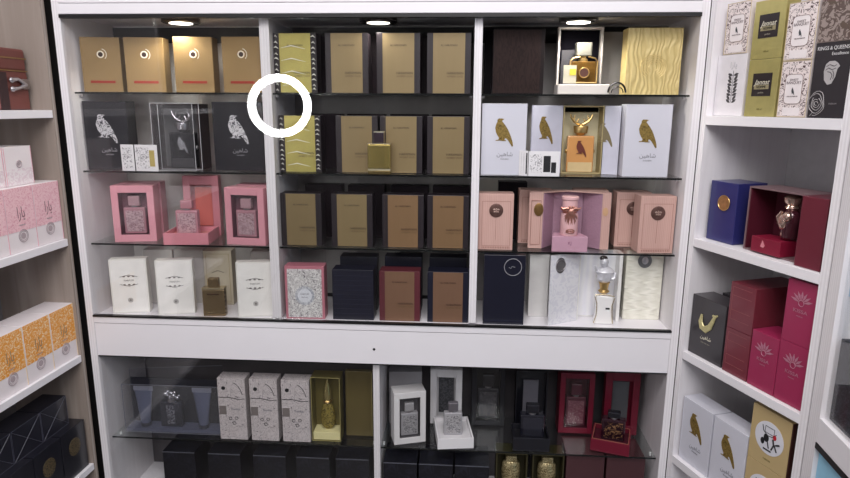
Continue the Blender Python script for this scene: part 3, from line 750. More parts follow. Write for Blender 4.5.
# ---------- gold faced cartons in the centre
def gold_face(side, face, wrap=False, h=.166):
    def f():
        r = root('perfume_carton'); w = .124
        carton(G(), w, h, .058).build('carton', side, r, bevel=.0008)
        G().box(-.045, .045, -.0012, -.0001, .001, h-.001).build('gold_front_panel', face, r)
        ik = M('dark_brown_print', (50, 30, 24), .4)
        text_obj('lettering', 'AL HARAMAIN', .0075, ik, r, 0, h-.034, -.0016, width=.046)
        text_obj('lettering', 'HARAMAIN', .0095, ik, r, .018, .056, -.0016, width=.046)
        text_obj('lettering', 'AMBER OUD', .0072, M('mid_brown_print', (98, 76, 50), .4), r, .018, .047, -.0016, width=.046)
        if wrap:
            g = G()
            for s in (-1, 1):
                for k in range(11):
                    z = .008+k*.0145+random.uniform(-.003, .003); x = s*.054; q = random.uniform(.004, .009)
                    g.tube([(x-q, -.003, z), (x, -.0055, z+.003), (x+q*.8, -.003, z-.002)], [.0006, .0022, .0005], 5)
            for k in range(4):
                z = .02+k*.035; g.tube([(-.04, -.0022, z), (-.01, -.0032, z+.006), (.03, -.0022, z-.003)], [.0003, .0015, .0003], 5)
            g.build('wrap_glints', M('painted_wrap_glint', (240, 238, 230), .3, 0), r, True)  # pale tubes stand in for glints on the cellophane
        return r
    return f
brn = M('black_brown_carton', (36, 29, 34), .4, 0, .08, 20, coat=.1); navy = M('navy_carton', (20, 21, 38), .4, 0, .08, 20, coat=.1); maro = M('maroon_carton', (88, 36, 44), .45, 0, .05, 20)
gf = M('brushed_gold_face', (136, 118, 84), .42, .3, .05, 40, 0, 200, 0, (1, 1, .1))
gf2 = M('brushed_bronze_face', (122, 92, 72), .45, .25, .05, 40, 0, 200, 0, (1, 1, .1)); gf3 = M('brushed_brown_gold_face', (132, 104, 74), .42, .3, .05, 40, 0, 200, 0, (1, 1, .1))
put('gfw', gold_face(brn, M('ring_lit_gold_face', (176, 164, 92), .35, .3, .1, 30), True), at('B1', dx=.006), 'gold faced carton in crinkled wrap, first in the top row after the left mullion', 'perfume box')  # ring lamp's light is put into this brighter face colour
put('gfw', None, at('B5', dx=.0), 'gold faced dark carton in crinkled wrap under the ring reflection in the second row', 'perfume box')
T['B5'] = T['B5']
gk = 'gold faced dark cartons'
for k, l in (('B2', 'second gold faced dark carton from the left mullion in the top row'), ('B3', 'third gold faced dark carton from the left mullion in the top row'), ('B4', 'gold faced dark carton in the top row against the right mullion'),
             ('B6', 'gold faced dark carton in the second row left of the gold bottle'), ('B7', 'gold faced dark carton in the second row right of the gold bottle'), ('B8', 'gold faced dark carton in the second row against the right mullion')):
    put('gf', gold_face(brn, gf), at(k), l, 'perfume box', gk)
for k, l in (('B9', 'first carton in the third row beside the left mullion, gold faced'), ('B10', 'second gold faced carton in the third row, directly above the navy carton'),
             ('B11', 'third gold faced carton in the third row, above the maroon edged carton'), ('B12', 'gold faced carton in the third row against the right mullion')):
    put('gf3' if k in ('B9', 'B10') else 'gf4', gold_face(brn, gf if k in ('B9', 'B10') else gf3, False, .160), at(k), l, 'perfume box', gk)
put('gfm', gold_face(maro, gf2, False, .158), at('B15'), 'bronze faced carton with maroon edges standing on the deck', 'perfume box')
put('gfn', gold_face(navy, gf2, False, .159), at('B16'), 'bronze faced carton with navy edges on the deck by the right mullion', 'perfume box')
put('dark_back', plain_box(.118, .170, .05, M('dark_purple_carton', (38, 31, 36), .4, 0, .1, 20)), at('KA0'), 'dark plain carton in the back row of the top centre shelf, first from the left', 'perfume box', 'dark back-row cartons, top centre shelf')
for r_, n_, w_ in (('KA', 'top', 'dark back-row cartons, top centre shelf'), ('KB', 'second', 'dark back-row cartons, second centre shelf'), ('KC', 'third', 'dark back-row cartons, third centre shelf')):
    for i in range(4):
        if r_ == 'KA' and i == 0: continue
        put('dark_back', None, at(f'{r_}{i}', dx=-.003 if i == 3 else 0, dy=.005 if r_ != 'KC' else .015), f'dark plain carton in the back row of the {n_} centre shelf, {("first", "second", "third", "fourth")[i]} from the left', 'perfume box', w_)
def navy_lab(r, w, h):
    g = G()
    for k in range(9): g.box(-w/2+.006, w/2-.006, -.0006, -.0001, .02+k*.015, .0206+k*.015)
    g.build('fine_line_print', M('navy_sheen', (44, 46, 70), .3), r)
nb = plain_box(.127, .159, .06, navy, None, navy_lab)
put('navy', nb, at('B14'), 'plain navy carton on the deck between the floral pink-edged and maroon-edged cartons', 'perfume box')
put('navy_b', plain_box(.118, .178, .055, navy), at('B14b', dy=.01), 'taller navy carton directly behind the plain navy carton', 'perfume box', 'navy cartons at the back of the deck')
put('navy_b', None, at('KD0', dx=.004), 'navy carton behind the maroon edged carton on the deck', 'perfume box', 'navy cartons at the back of the deck')
put('navy_b', None, at('KD1', dx=-.001), 'navy carton behind the navy edged carton on the deck', 'perfume box', 'navy cartons at the back of the deck')
def pink_leaf():
    r = root('perfume_carton'); w, h = .121, .168
    carton(G(), w, h, .05).build('carton', M('rose_carton', (190, 118, 132), .4, 0, .04, 14), r, bevel=.001)
    G().box(-w/2+.008, w/2-.008, -.0012, -.0001, .005, h-.009).build('leafy_front', M_line('grey_leaf_print', (230, 228, 226), (64, 54, 66), 85, 4, .13, .45, 0, 2.5, .03), r)
    G().disc(0, .075, .030, .030, -.0018, -.0013).build('wreath_print', M_leaf('wreath_grey', (206, 208, 214), (110, 116, 130), 160, .5, .45, (1, 1, 1)), r)
    d = G().disc(0, .075, .022, .022, -.0024, -.0019).build('round_label', M('pale_label', (222, 224, 230), .4), r)
    text_obj('lettering', 'PARFUM', .007, M('slate_ink', (90, 96, 112), .5), d, 0, .080, -.0028); text_obj('lettering', 'EDITION', .005, M('slate_ink', (90, 96, 112), .5), d, 0, .070, -.0028)
    return r
put('pink_leaf', pink_leaf, at('B13'), 'pink-edged carton with grey leafy print and round label, beside the left mullion on the deck', 'perfume box')
def gold_bottle():
    r = root('perfume_bottle'); gm = M('bottle_gold', (176, 158, 96), .22, .8, .05, 20)
    G().box(-.0325, .0325, 0, .028, .0165, .086).build('body', gm, r, bevel=.0015)
    G().box(-.0325, .0325, 0, .028, .0112, .0162).build('reflection_band', M('bright_rim_and_glint', (244, 238, 206), .15, .7), r)  # pale band paints a bright reflection low on the bottle
    G().box(-.0325, .0325, 0, .028, 0, .011).build('base', M('dark_gold_base', (120, 104, 66), .25, .7), r, bevel=.001)
    G().box(-.034, .034, -.001, .029, .0863, .0895).build('rim', M('pale_gold', (206, 190, 156), .25, .8), r)
    c = G().box(-.014, .014, .002, .026, .0898, .120).build('cap', M('smoked_cap', (60, 50, 58), .15, .2, coat=1), r, bevel=.001)
    G().box(-.0145, .0145, .0015, .0265, .1203, .1235).build('cap_rim', M('bright_rim_and_glint', (244, 238, 206), .15, .7), c)
    return r
put('gold_bottle', gold_bottle, at('Bb'), 'square gold bottle with smoked cap in front of the second row gold cartons', 'perfume bottle')

# ---------- right compartment, top shelf
def c1lab(r, w, h): G().box(-w/2+.002, w/2-.010, -.0007, -.0001, .003, h-.003).build('woven_front', M_line('brown_weave', (45, 33, 31), (37, 27, 26), 90, 5, .15, .6, 0, 1, .1, (1, 1, .2)), r)
put('c1', plain_box(.144, .177, .06, M('black_brown_matt', (30, 24, 25), .5), None, c1lab), at('C1'), 'dark brown carton on the top shelf just right of the right mullion', 'perfume box')
put('ke1', plain_box(.178, .186, .05, M('near_black_carton', (26, 22, 28), .5)), at('KE1'), 'near-black carton standing behind the dark brown carton, top right shelf', 'perfume box')
def c2():
    r = root('presentation_box'); w, h = .130, .192; wm = M('white_leatherette', (212, 206, 200), .45, 0, .02, 20)
    g = G().frame(-w/2, w/2, .0, h, .0065, 0, .030).box(-w/2, w/2, .030, .034, 0, h); l = g.build('lid', wm, r, bevel=.001)
    G().box(-w/2+.0068, w/2-.0068, .026, .0298, .0068, h-.0068).build('lid_lining', M('black_velvet', (12, 10, 18), .95), l)
    t = G().box(-.072, .072, -.085, -.003, 0, .028).build('tray', wm, r, bevel=.002)
    G().box(-.062, .062, -.077, -.010, .0283, .030).build('tray_lining', M('black_velvet', (12, 10, 18), .95), t)
    return r
put('c2', c2, at('C2'), 'open white box with black lining and a gold bottle under the bright downlight', 'presentation box')
def c2b():
    r = root('perfume_bottle')
    G().box(-.036, .036, 0, .03, 0, .062).build('body', M('dark_amber_glass', (92, 66, 28), .1, .2, .3, 60, coat=1), r, bevel=.003)
    g = G()
    for s in (-1, 1): g.tube([(s*.038, -.001, .001), (s*.038, -.001, .062), (s*.030, -.001, .070), (s*.012, -.001, .074)], .0022, 8)
    g.tube([(-.038, -.001, .002), (.038, -.001, .002)], .0024, 8).build('gold_frame', metal_gold, r, True)
    d = G().ring(.002, .030, .0135, .0018, -.0022).build('medallion_rim', metal_gold, r, True)
    G().disc(.002, .030, .0125, .0125, -.0024, -.0002).build('medallion', M('bronze_medal', (96, 66, 60), .3, .6), d)
    G().lathe([(.013, .0622), (.013, .068), (.008, .071), (.008, .0755)], 0, .015, 18).build('collar', metal_gold, r, True)
    G().box(-.022, .022, .001, .029, .076, .113).build('cap', M('silver_leather_cap', (92, 90, 82), .6, .1, .08, 60, .3, 300), r, bevel=.003)
    return r
put('c2b', c2b, (T['C2b'][0]+.003, .085, 1.6198, 0), 'dark amber bottle with silver cap and gold frame in the open white box', 'perfume bottle')
o = G().box(-.030, .030, 0, .0015, 0, .047).build('printed_card', M('grey_card', (44, 43, 48), .8)); o.location = (1.4490, .125, 1.672); tag(o, 'grey card standing behind the dark amber bottle cap', 'card')
o.location = (1.4490, .1285, 1.6195); o.scale = (1, 1, 2.05)
o = G().box(-.018, .018, 0, .0015, 0, .050).build('swing_tag', M('ivory_tag', (190, 184, 164), .5)); o.location = (1.4360, .066, 1.6195)
G().box(-.001, .017, -.0008, -.0001, .022, .040).build('yellow_sticker', M('yellow_sticker', (206, 186, 60), .5), o)
tag(o, 'ivory tag with a yellow sticker left of the dark amber bottle', 'tag')
put('c3', plain_box(.078, .184, .05, M('warm_grey_card', (150, 146, 142), .4, 0, .03, 8)), at('C3', dx=-.002, dy=.012), 'grey carton standing behind, left of the carved gold box', 'perfume box')
o = G().tube([(.024*math.cos(PI*k/14), 0, .0045+.027*math.sin(PI*k/14)) for k in range(15)], .0028, 8).tube([(.016*math.cos(PI*k/14)+.002, .003, .0045+.016*math.sin(PI*k/14)) for k in range(15)], .0016, 8).build('bracelet', M('black_gloss', (20, 18, 18), .2, .3, coat=1), None, True)
o.location = (1.5615, .030, 1.5893); o.rotation_euler = (0, 0, 0); tag(o, 'arched black cord loop lying left of the carved gold box', 'bracelet')
put('c4', plain_box(.150, .180, .06, M_wood('carved_gold', (198, 176, 116), (208, 188, 130), 24, .45, (1, .3, .45), 14, .5, .1)), at('C4'), 'large carved gold box at the right end of the top glass shelf', 'perfume box')
def crest(r):
    g = G()
    for k in range(5): g.tube([(.012*math.sin(a)*(1+k*.5), -.0008, .085+.010*(1+k*.42)*math.cos(a)*1.2-.01) for a in [-2.6+.37*i for i in range(15)]], .0009, 5)
    return g.build('carved_crest', M('pale_gold_relief', (222, 200, 140), .35, .3), r)
crest(PROTO['c4'])

for n_ in ('black_velvet', 'brown_weave', 'near_black_carton', 'black_brown_matt', 'dark_purple_carton', 'dark_brown_card', 'blue-black'):
    if n_ in MATS: MATS[n_].node_tree.nodes['Principled BSDF'].inputs['Specular IOR Level'].default_value = .12

# ---------- right compartment, third shelf: pink wood boxes
pw = M_wood('pink_wood', (194, 156, 146), (204, 167, 157), 60, .45, (1, 1, .07), 2); medal = M('bronze_medallion', (112, 84, 78), .35, .6, .25, 150)
line_m = M('brown_groove', (150, 104, 94), .6)
def pink_wood():
    r = root('perfume_carton'); w, h = .102, .168
    carton(G(), w, h, .06).build('carton', pw, r, bevel=.001)
    g = G().frame(-w/2+.010, w/2-.008, .012, h-.022, .0008, -.0006, -.0001).box(-.0004, .0004, -.0006, -.0001, .03, h-.06)
    g.build('panel_groove', line_m, r)
    g = G()
    for k in range(17): g.box(-.040+k*.005, -.0378+k*.005, -.0006, -.0001, .0045, .0095)
    g.build('dotted_border', line_m, r)
    m_ = G().lathe([(.0205, 0), (.0205, .002), (.0165, .0030)], n=24); m_.v = [(x, -z, y+.119) for x, y, z in m_.v]; m_.f = [tuple(reversed(f)) for f in m_.f]
    md = m_.build('medallion', medal, r, True)
    g = G().ell((0, -.0034, .119), (.0022, .0012, .0075), 8, 6)
    for s in (-1, 1): g.ell((s*.0058, -.0034, .1215), (.0046, .0010, .0030), 8, 6).ell((s*.0048, -.0034, .1150), (.0034, .0010, .0022), 8, 6)
    g.build('medallion_relief', M('pale_bronze', (178, 150, 140), .3, .6), md)
    return r
pg = 'pink wood grain cartons with a bronze medallion'
put('pinkwood', pink_wood, at('C9'), 'pink wood carton with medallion just right of the right mullion, third shelf', 'perfume box', pg)
put('pinkwood', None, at('C10', dx=-.002, dy=.004), 'pink wood carton set back behind the left door of the open pink box', 'perfume box', pg)
put('pinkwood', None, at('C12', dx=-.0, dy=.0), 'pink wood carton half hidden behind the open pink box', 'perfume box', pg)
put('pinkwood', None, at('C13', dx=-.006, dy=.012), 'pink wood carton set back behind the rightmost one', 'perfume box', pg)
put('pinkwood', None, at('C14', dx=-.010), 'pink wood carton at the right end of the third shelf, front one', 'perfume box', pg)
def c11():
    r = root('presentation_box'); h = .168; lil = M_line('lilac_lining', (168, 132, 150), (158, 122, 140), 200, 4, .2, .55)
    # local x = world x - 1.457, local y = world y - .075
    a = G().slab([(-.118, .003), (-.077, 0), (-.077, .060), (-.112, .062)], 0, h).build('left_wing', pw, r, bevel=.0008)
    b = G().slab([(.096, .0), (.122, .002), (.118, .062), (.100, .060)], 0, h).build('right_wing', pw, r, bevel=.0008)
    G().slab([(-.0765, .001), (-.0745, .001), (-.040, .050), (-.040, .0575), (-.0765, .0575)], .001, h-.001).build('left_lining', lil, r)
    G().slab([(.0955, .001), (.0935, .001), (.050, .050), (.050, .0575), (.0955, .0575)], .001, h-.001).build('right_lining', lil, r)
    G().box(-.0395, .0495, .054, .0575, .001, h-.001).build('back_lining', lil, r)
    G().slab([(-.117, .004), (-.077, .001), (.0, .040), (.095, .001), (.121, .003), (.117, .060), (-.110, .060)], h+.0003, h+.0035).build('top_cover', pw, r)
    m_ = G().lathe([(.0195, 0), (.0195, .0025), (.0155, .0035)], n=24); m_.v = [(x*.72-.090, -z+.0005, y+.119) for x, y, z in m_.v]; m_.f = [tuple(reversed(f)) for f in m_.f]
    m_.build('medallion', M('gold_bronze_medallion', (150, 116, 72), .3, .7, .2, 150), r, True)
    g = G().frame(-.112, -.083, .012, h-.022, .0008, -.0008, .0013); g.build('panel_groove', line_m, r)
    m2 = G().disc(.106, .115, .008, .013, -.001, .0005); m2.build('half_medallion', M('tan_medallion', (200, 160, 124), .4), r)
    return r
put('c11', c11, (1.457, .075, 1.1363, 0), 'open pink wood box with lilac lining and spread wings', 'presentation box')
def pedestal():
    r = root('display_pedestal')
    G().slab([(-.052, 0), (.052, 0), (.040, .060), (-.040, .060)], 0, .046).build('block', M('lilac_block', (190, 148, 166), .45), r, bevel=.001)
    text_obj('emblem_print', 'KJ', .012, M('mauve_ink', (130, 80, 110), .5), r, 0, .026, -.0008)
    return r
put('ped', pedestal, (1.457, .0362, 1.1363, 0), 'lilac pink pedestal block carrying the pink cylinder bottle', 'pedestal')
def pinkcyl():
    r = root('perfume_bottle'); pm = M('blush_bottle', (222, 178, 180), .3, 0, .04, 20, coat=.5); rg = M('rose_gold', (190, 134, 120), .28, .7, .15, 80)
    G().lathe([(.025, 0), (.0265, .003), (.0255, .060), (.024, .066)], 0, .026, 28).build('body', pm, r, True)
    G().lathe([(.020, .0662), (.022, .072), (.0265, .074), (.0265, .080), (.021, .082)], 0, .026, 28).build('collar', rg, r, True)
    G().lathe([(.0225, .0823), (.0225, .104), (.0255, .107), (.0255, .114), (.022, .1165)], 0, .026, 28).build('cap', pm, r, True)
    g = G().ell((0, -.001, .072), (.010, .004, .010))
    for k in range(11):
        a = PI+(k/10)*PI; g.tube([(.008*math.cos(a), .0, .068+.006*math.sin(a)), (.016*math.cos(a)+.002*math.sin(k*3), .0, .062+.018*math.sin(a)), (.019*math.cos(a), .001, .058+.026*math.sin(a))], [.0026, .0018, .0006], 6)
    for s in (-1, 1): g.tube([(0, 0, .078), (s*.012, 0, .084), (s*.024, .002, .081), (s*.029, .004, .086)], [.004, .0035, .003, .001], 8); g.ell((s*.0045, -.004, .087), (.004, .003, .004))
    g.build('winged_ornament', rg, r, True)
    g = G().ring(0, .015, .010, .0016, -.0012); g.v = [(x*1.15, y, .015+(z-.015)*.62) for x, y, z in g.v]
    for s in (-.0055, 0, .0055): g.ell((s, -.0015, .015), (.0024, .002, .003), 8, 6)
    g.build('oval_plate', rg, r, True)
    return r
put('pinkcyl', pinkcyl, (1.457, .0400, 1.1826, 0), 'pink cylinder bottle with rose gold winged ornament on the lilac pedestal', 'perfume bottle')
put('ke0', plain_box(.090, .185, .05, M('near_black_carton', (26, 22, 28), .5)), at('KE0', dx=.035), 'near-black carton at the back of the third shelf behind pink wood boxes', 'perfume box')

# ---------- right compartment, deck
def c15():
    r = root('perfume_carton'); w, h = .1225, .2165
    carton(G(), w, h, .06).build('carton', M('midnight_carton', (24, 25, 40), .3, 0, .08, 14, coat=.4), r, bevel=.001)
    G().ring(.024, .180, .0255, .0011, -.0008, 40).build('silver_ring_print', M('silver_line', (206, 206, 212), .3, .6), r)
    G().tube([(.012, -.0008, .179), (.018, -.0008, .176), (.021, -.0008, .182), (.030, -.0008, .180)], .0008, 5).build('signature_print', M('silver_line', (206, 206, 212), .3, .6), r)
    G().box(-w/2+.006, w/2-.006, -.0005, -.0001, .012, .0128).build('base_line', M('navy_sheen', (44, 46, 70), .3), r)
    return r
put('c15', c15, at('C15'), 'midnight blue carton with a silver ring print on the deck by the right mullion', 'perfume box')
put('c16', plain_box(.060, .200, .05, M('soft_white_card', (214, 212, 210), .45)), at('C16', dy=.01, dx=-.001), 'plain white carton set back between the midnight carton and the open white box', 'perfume box')
wave = M_wood('white_wave_relief', (224, 222, 208), (236, 234, 222), 26, .4, (.25, 1, 1.6), 6, .8)
quilt = M_line('quilted_white', (222, 222, 226), (212, 212, 219), 40, 4, .16, .45, 0, .5, .1)
def c17():
    r = root('presentation_box'); h = .217; w = .127; wm = M('bright_white_card', (232, 231, 228), .4)
    g = G().box(-w/2, w/2, .045, .048, 0, h).box(w/2-.010, w/2, 0, .045, 0, h).box(-w/2, -w/2+.004, 0.01, .045, 0, h); g.build('case', wm, r, bevel=.0007)
    G().box(-w/2+.0045, w/2-.0105, .0435, .0448, .004, h-.004).build('lining', M_wood('pale_veined_lining', (232, 232, 234), (220, 220, 228), 14, .4, (1, 1, .4), 5), r)
    d = G().box(-.108, 0, 0, .006, 0, h).build('door', quilt, r, bevel=.0008); d.location = (-w/2-.001, .004, 0); d.rotation_euler = (0, 0, math.radians(31))
    G().disc(-.074, .184, .0175, .024, -.0022, -.0001).build('oval_medallion', M('pewter', (128, 128, 130), .3, .6, .2, 120), d)
    G().ring(-.074, .184, .0175, .0014, -.0022).build('medallion_rim', metal_sil, d)
    return r
put('c17', c17, (T['C17B'][0], .082, T['C17B'][2]+.0003, 0), 'open white box with quilted door and silver oval medallion on the deck', 'presentation box')
def bust_bottle():
    r = root('perfume_bottle'); ws = M('white_porcelain', (236, 234, 232), .2, 0, .02, 20, coat=.6); sv = M('white_chrome', (206, 206, 212), .32, .15, .12, 80, coat=.4)
    G().prism([(-.026, 0), (.030, -.0), (.024, .040), (.028, .088), (-.024, .092), (-.019, .045)], 0, .028).build('body', ws, r, bevel=.004)
    g = G(); g.tube([(-.028, -.001, .088), (-.021, -.001, .066), (-.021, -.001, .03), (-.028, -.001, .004)], .0013, 8); g.tube([(.031, -.001, .084), (.0245, -.001, .060), (.0265, -.001, .03), (.0295, -.001, .004)], .0013, 8)
    g.tube([(-.028, -.001, .0925), (0, -.002, .096), (.030, -.001, .089)], .0013, 8).build('gold_edge', M('pale_gold', (206, 190, 156), .25, .8), r, True)
    G().box(.006, .018, -.0012, -.0001, .048, .053).build('black_label', ink, r)
    G().lathe([(.012, .0965), (.017, .102), (.012, .108), (.014, .122), (.017, .130)], 0, .014, 20).build('gold_neck', metal_gold, r, True)
    g = G().lathe([(.015, .1305), (.023, .140), (.021, .152), (.029, .163), (.021, .173), (.010, .177), (.009, .182)], 0, .014, 20, 1, .75)
    g.ell((-.004, .012, .192), (.013, .013, .015)); g.tube([(-.022, .012, .166), (-.028, .010, .174), (-.031, .008, .182)], [.006, .005, .003], 8)
    g.tube([(.020, .012, .164), (.029, .008, .158), (.026, .003, .146), (.017, .0, .142)], [.006, .0055, .005, .004], 8)
    g.ell((-.010, .0, .191), (.004, .003, .004)); g.build('silver_bust_stopper', sv, r, True)
    G().ell((-.006, .0145, .2035), (.012, .011, .008)).build('curled_hair', M('dark_chrome', (70, 66, 66), .25, .8), r, True)
    return r
put('bust', bust_bottle, (T['C17b'][0]-.004, .055, T['C17b'][2]+.0003, 0), 'white bottle with gold neck and silver bust stopper before the open white box', 'perfume bottle')
def c18():
    r = root('perfume_carton'); w, h = .1115, .2170
    carton(G(), w, h, .05).build('carton', wave, r, bevel=.001)
    G().disc(-.001, h-.028, .0205, .0225, -.003, -.0001).build('round_medallion', M('pewter', (128, 128, 130), .3, .6, .2, 120), r)
    G().ell((-.001, -.004, h-.027), (.010, .003, .012)).build('medallion_relief', metal_sil, r, True)
    return r
put('c18', c18, at('C18'), 'cream carton with wavy relief and pewter medallion at the right end of the deck', 'perfume box')

# ---------- lower glass shelf
def gift_set():
    r = root('gift_set'); w, h, d = .325, .172, .060; dk = M('midnight_tray', (30, 31, 42), .45)
    G().box(-w/2+.002, w/2-.002, d-.006, d-.001, .002, h-.002).build('backing_card', dk, r)
    G().box(-w/2+.002, w/2-.002, .004, d-.0065, .001, .012).build('base_tray', M('slate_tray', (86, 90, 112), .35), r)
    c = G().box(-w/2, w/2, 0, .0006, 0, h).box(-w/2, -w/2+.0006, .0006, d, 0, h).box(w/2-.0006, w/2, .0006, d, 0, h).build('clear_cover', acrylic, r)
    G().frame(-w/2, w/2, 0, h, .0014, -.0012, -.0002).build('cover_edge', M('grey_edge', (110, 112, 124), .3), r)
    return r
put('gift', gift_set, at('D1'), 'dark blue gift set under a clear cover at the left of the lower glass shelf', 'gift set')
def tube_():
    r = root('lotion_tube'); tm = M('steel_blue_tube', (104, 110, 136), .35, .3)
    g = G(); n = 20; i = 0
    for z, rx, ry in ((.012, .016, .014), (.030, .018, .014), (.075, .024, .010), (.125, .031, .002)):
        for k in range(n): a = 2*PI*k/n; g.v.append((rx*math.cos(a), ry*math.sin(a), z))
    for j in range(3):
        for k in range(n): g.f.append((j*n+k, j*n+(k+1) % n, (j+1)*n+(k+1) % n, (j+1)*n+k))
    g.f.append(tuple(range(n-1, -1, -1))); g.f.append(tuple(range(3*n, 4*n))); g.build('tube', tm, r, True)
    G().box(-.0325, .0325, -.002, .002, .1253, .140).build('crimped_end', M('pale_steel', (150, 154, 172), .3, .4), r)
    G().lathe([(.016, 0), (.017, .0118)], n=20).build('cap', M('dark_cap', (44, 46, 60), .3), r, True)
    return r
put('tube', tube_, (T['D1'][0]-.104, .086, .4963, 0), 'left of the two steel blue tubes in the dark gift set', 'tube', 'tubes in the gift set')
put('tube', None, (T['D1'][0]+.096, .086, .4963, 0), 'right of the two steel blue tubes in the dark gift set', 'tube', 'tubes in the gift set')
def jewel_bottle():
    r = root('perfume_bottle'); dk = M('smoky_glass', (44, 44, 56), .1, .1, .2, 40, coat=1)
    G().box(-.037, .037, 0, .024, 0, .088).build('body', dk, r, bevel=.003)
    G().box(-.014, .014, -.001, -.0001, .01, .08).build('engraved_panel', M_line('silver_engrave', (60, 60, 74), (170, 170, 180), 120, 3, .1, .3, .5), r)
    G().lathe([(.012, .0883), (.012, .096)], 0, .012, 16).build('collar', metal_sil, r)
    g = G()
    for x, z, q in ((-.018, .112, .009), (-.006, .104, .008), (.008, .106, .010), (.020, .100, .007), (-.010, .122, .006), (.012, .118, .006), (.026, .108, .005), (0, .114, .009)): g.ell((x, .012, z), (q, q*.8, q), 10, 7)
    g.build('jewelled_cap', M('chrome', (206, 206, 212), .15, .9, .15, 80), r, True)
    return r
put('jewel', jewel_bottle, (T['D1'][0]-.012, .078, .4963, 0), 'smoky bottle with jewelled silver cap between the two tubes of the gift set', 'perfume bottle')
o = G().prism([(-.165, 0), (.16, 0), (.16, .214), (-.165, .192)], 0, .001).build('plastic_cover', M_glass('thin_clear_plastic', (.90, .90, .92), .05, 1.5), None)
o.location = (T['D1o'][0]+.02, .135, .4833); tag(o, 'clear hinged cover standing open behind the dark gift set', 'lid')
G().tube([(-.165, 0, 0), (-.165, 0, .192), (.16, 0, .214)], .0009, 6).build('lid_edge', M('grey_edge', (110, 112, 124), .3), o)

def doodle():
    r = root('perfume_carton'); w, h = .0905, .214
    carton(G(), w, h, .05).build('carton', M_line('doodle_print', (200, 192, 192), (96, 88, 94), 46, 7, .05, .5, 0, 2.4, .06), r, bevel=.0008)
    G().disc(-.026, .180, .0065, .0065, -.0007, -.0001, 18).build('round_print', ink, r)
    G().box(-.043, -.020, -.0008, -.0001, .088, .118).build('grey_patch', M('grey_patch', (116, 108, 106), .5), r)
    g = G(); g.tube([(-.043, -.0006, .148), (-.01, -.0006, .149), (.02, -.0006, .142), (.043, -.0006, .145)], .0009, 5)
    g.tube([(.0+.035*math.sin(a), -.0006, .150+.05*math.cos(a)) for a in [.2+.12*k for k in range(11)]], .0009, 5); g.build('sweeping_line', ink, r)
    text_obj('lettering', 'Tonke', .012, M('grey_ink', (130, 130, 138), .5), r, .010, .108, -.0008)
    g = G()
    for x, z in ((-.008, .075), (.004, .058), (.012, .076)): g.ring(x, z, .005, .0008, -.0006, 14)
    g.build('circle_print', ink, r)
    return r
for k, l in (('D2', 'left of the three white cartons with doodle line print, next to the gift set'), ('D3', 'middle of the three white cartons with doodle line print'), ('D4', 'right of the three doodle printed cartons, beside the golden open box')):
    put('doodle', doodle, at(k, dy=-.012), l, 'perfume box', 'three doodle printed cartons')
def d5():
    r = root('presentation_box'); w, h = .094, .222; gm = M('pale_gold_card', (178, 168, 112), .4, .3)
    G().frame(-w/2, w/2, .0, h, .0022, 0, .055).box(-w/2+.0022, w/2-.0022, .053, .055, .0022, h-.0022).build('case', M('olive_gold_case', (112, 102, 56), .4, .3), r)
    G().frame(-w/2, w/2, 0, h, .0016, -.0012, -.0002).build('front_rim', gm, r)
    G().box(-w/2+.003, w/2-.003, .002, .052, .003, .030).build('cream_plinth', M('cream_plinth', (222, 214, 160), .45), r, bevel=.001)
    return r
put('d5', d5, at('D5'), 'narrow open golden box with oval bottle on a cream plinth', 'presentation box')
def d5b():
    r = root('perfume_bottle')
    G().lathe([(.012, 0), (.022, .012), (.025, .035), (.023, .060), (.016, .082), (.008, .092)], 0, .02, 28, 1, .6).build('body', M_line('honeycomb_glass', (150, 134, 70), (90, 78, 36), 110, 4, .16, .15, .3), r, True)
    G().lathe([(.013, .0925), (.015, .098), (.013, .102)], 0, .02, 20).build('collar', metal_gold, r, True)
    G().lathe([(.013, .1023), (.014, .125), (.009, .150), (.004, .168), (.001, .176)], 0, .02, 20).build('pointed_cap', M('gold_mirror', (190, 176, 120), .12, .8), r, True)
    return r
put('d5b', d5b, (T['D5'][0], .060, .4833+.0305, 0), 'oval textured bottle with tall pointed gold cap in the golden box', 'perfume bottle')
o = G().box(-.044, .044, 0, .018, 0, .229).build('box_lid', M('olive_gold_lid', (104, 92, 54), .35, .3, .1, 8), None, bevel=.001); o.location = (T['D6'][0]+.012, .090, .4833); o.rotation_euler = (0, 0, 0)
tag(o, 'olive gold lid standing upright between the golden box and the lower mullion', 'lid')
G().tube([(.043, -.001, .003), (.043, -.001, .226)], .0010, 6).build('gold_edge', M('pale_gold_card', (178, 168, 112), .4, .3), o)

wht_box = M('pearl_box', (208, 206, 206), .4, 0, .03, 12); sil_fil = M_line('silver_filigree', (184, 182, 184), (110, 108, 112), 130, 4, .14, .35, .3)
put('win_white', window_box(.104, .178, .060, .018, wht_box, M('grey_inside', (96, 94, 98), .5)), at('D7'), 'white window box right of the lower mullion', 'perfume box')
put('bot_sil', ornate_bottle(.058, .112, .020, M('silver_bottle', (176, 174, 178), .3, .3), sil_fil, M('silver_cap', (190, 188, 190), .3, .4)), inside('D7', 0, .008, .0245), 'silver filigree bottle behind the window of the white box', 'perfume bottle')
put('d7b', plain_box(.112, .190, .05, M('dim_grey_box', (150, 148, 152), .5)), at('D7b', dx=-.0), 'pale grey box standing behind the white window box', 'perfume box')
put('set_white', lid_tray(.108, .20, .116, .142, .036, M('white_box_card', (226, 224, 226), .4, 0, .02, 12), M('white_insert', (214, 212, 214), .4), M_line('grey_lid_lining', (92, 92, 96), (60, 60, 64), 90, 3, .2), True, (-.0146, .160), -8), (T['D8t'][0]+.004, .0335, .4833, 8), 'open white box with bottle on its tray, right of the white window box', 'presentation box')
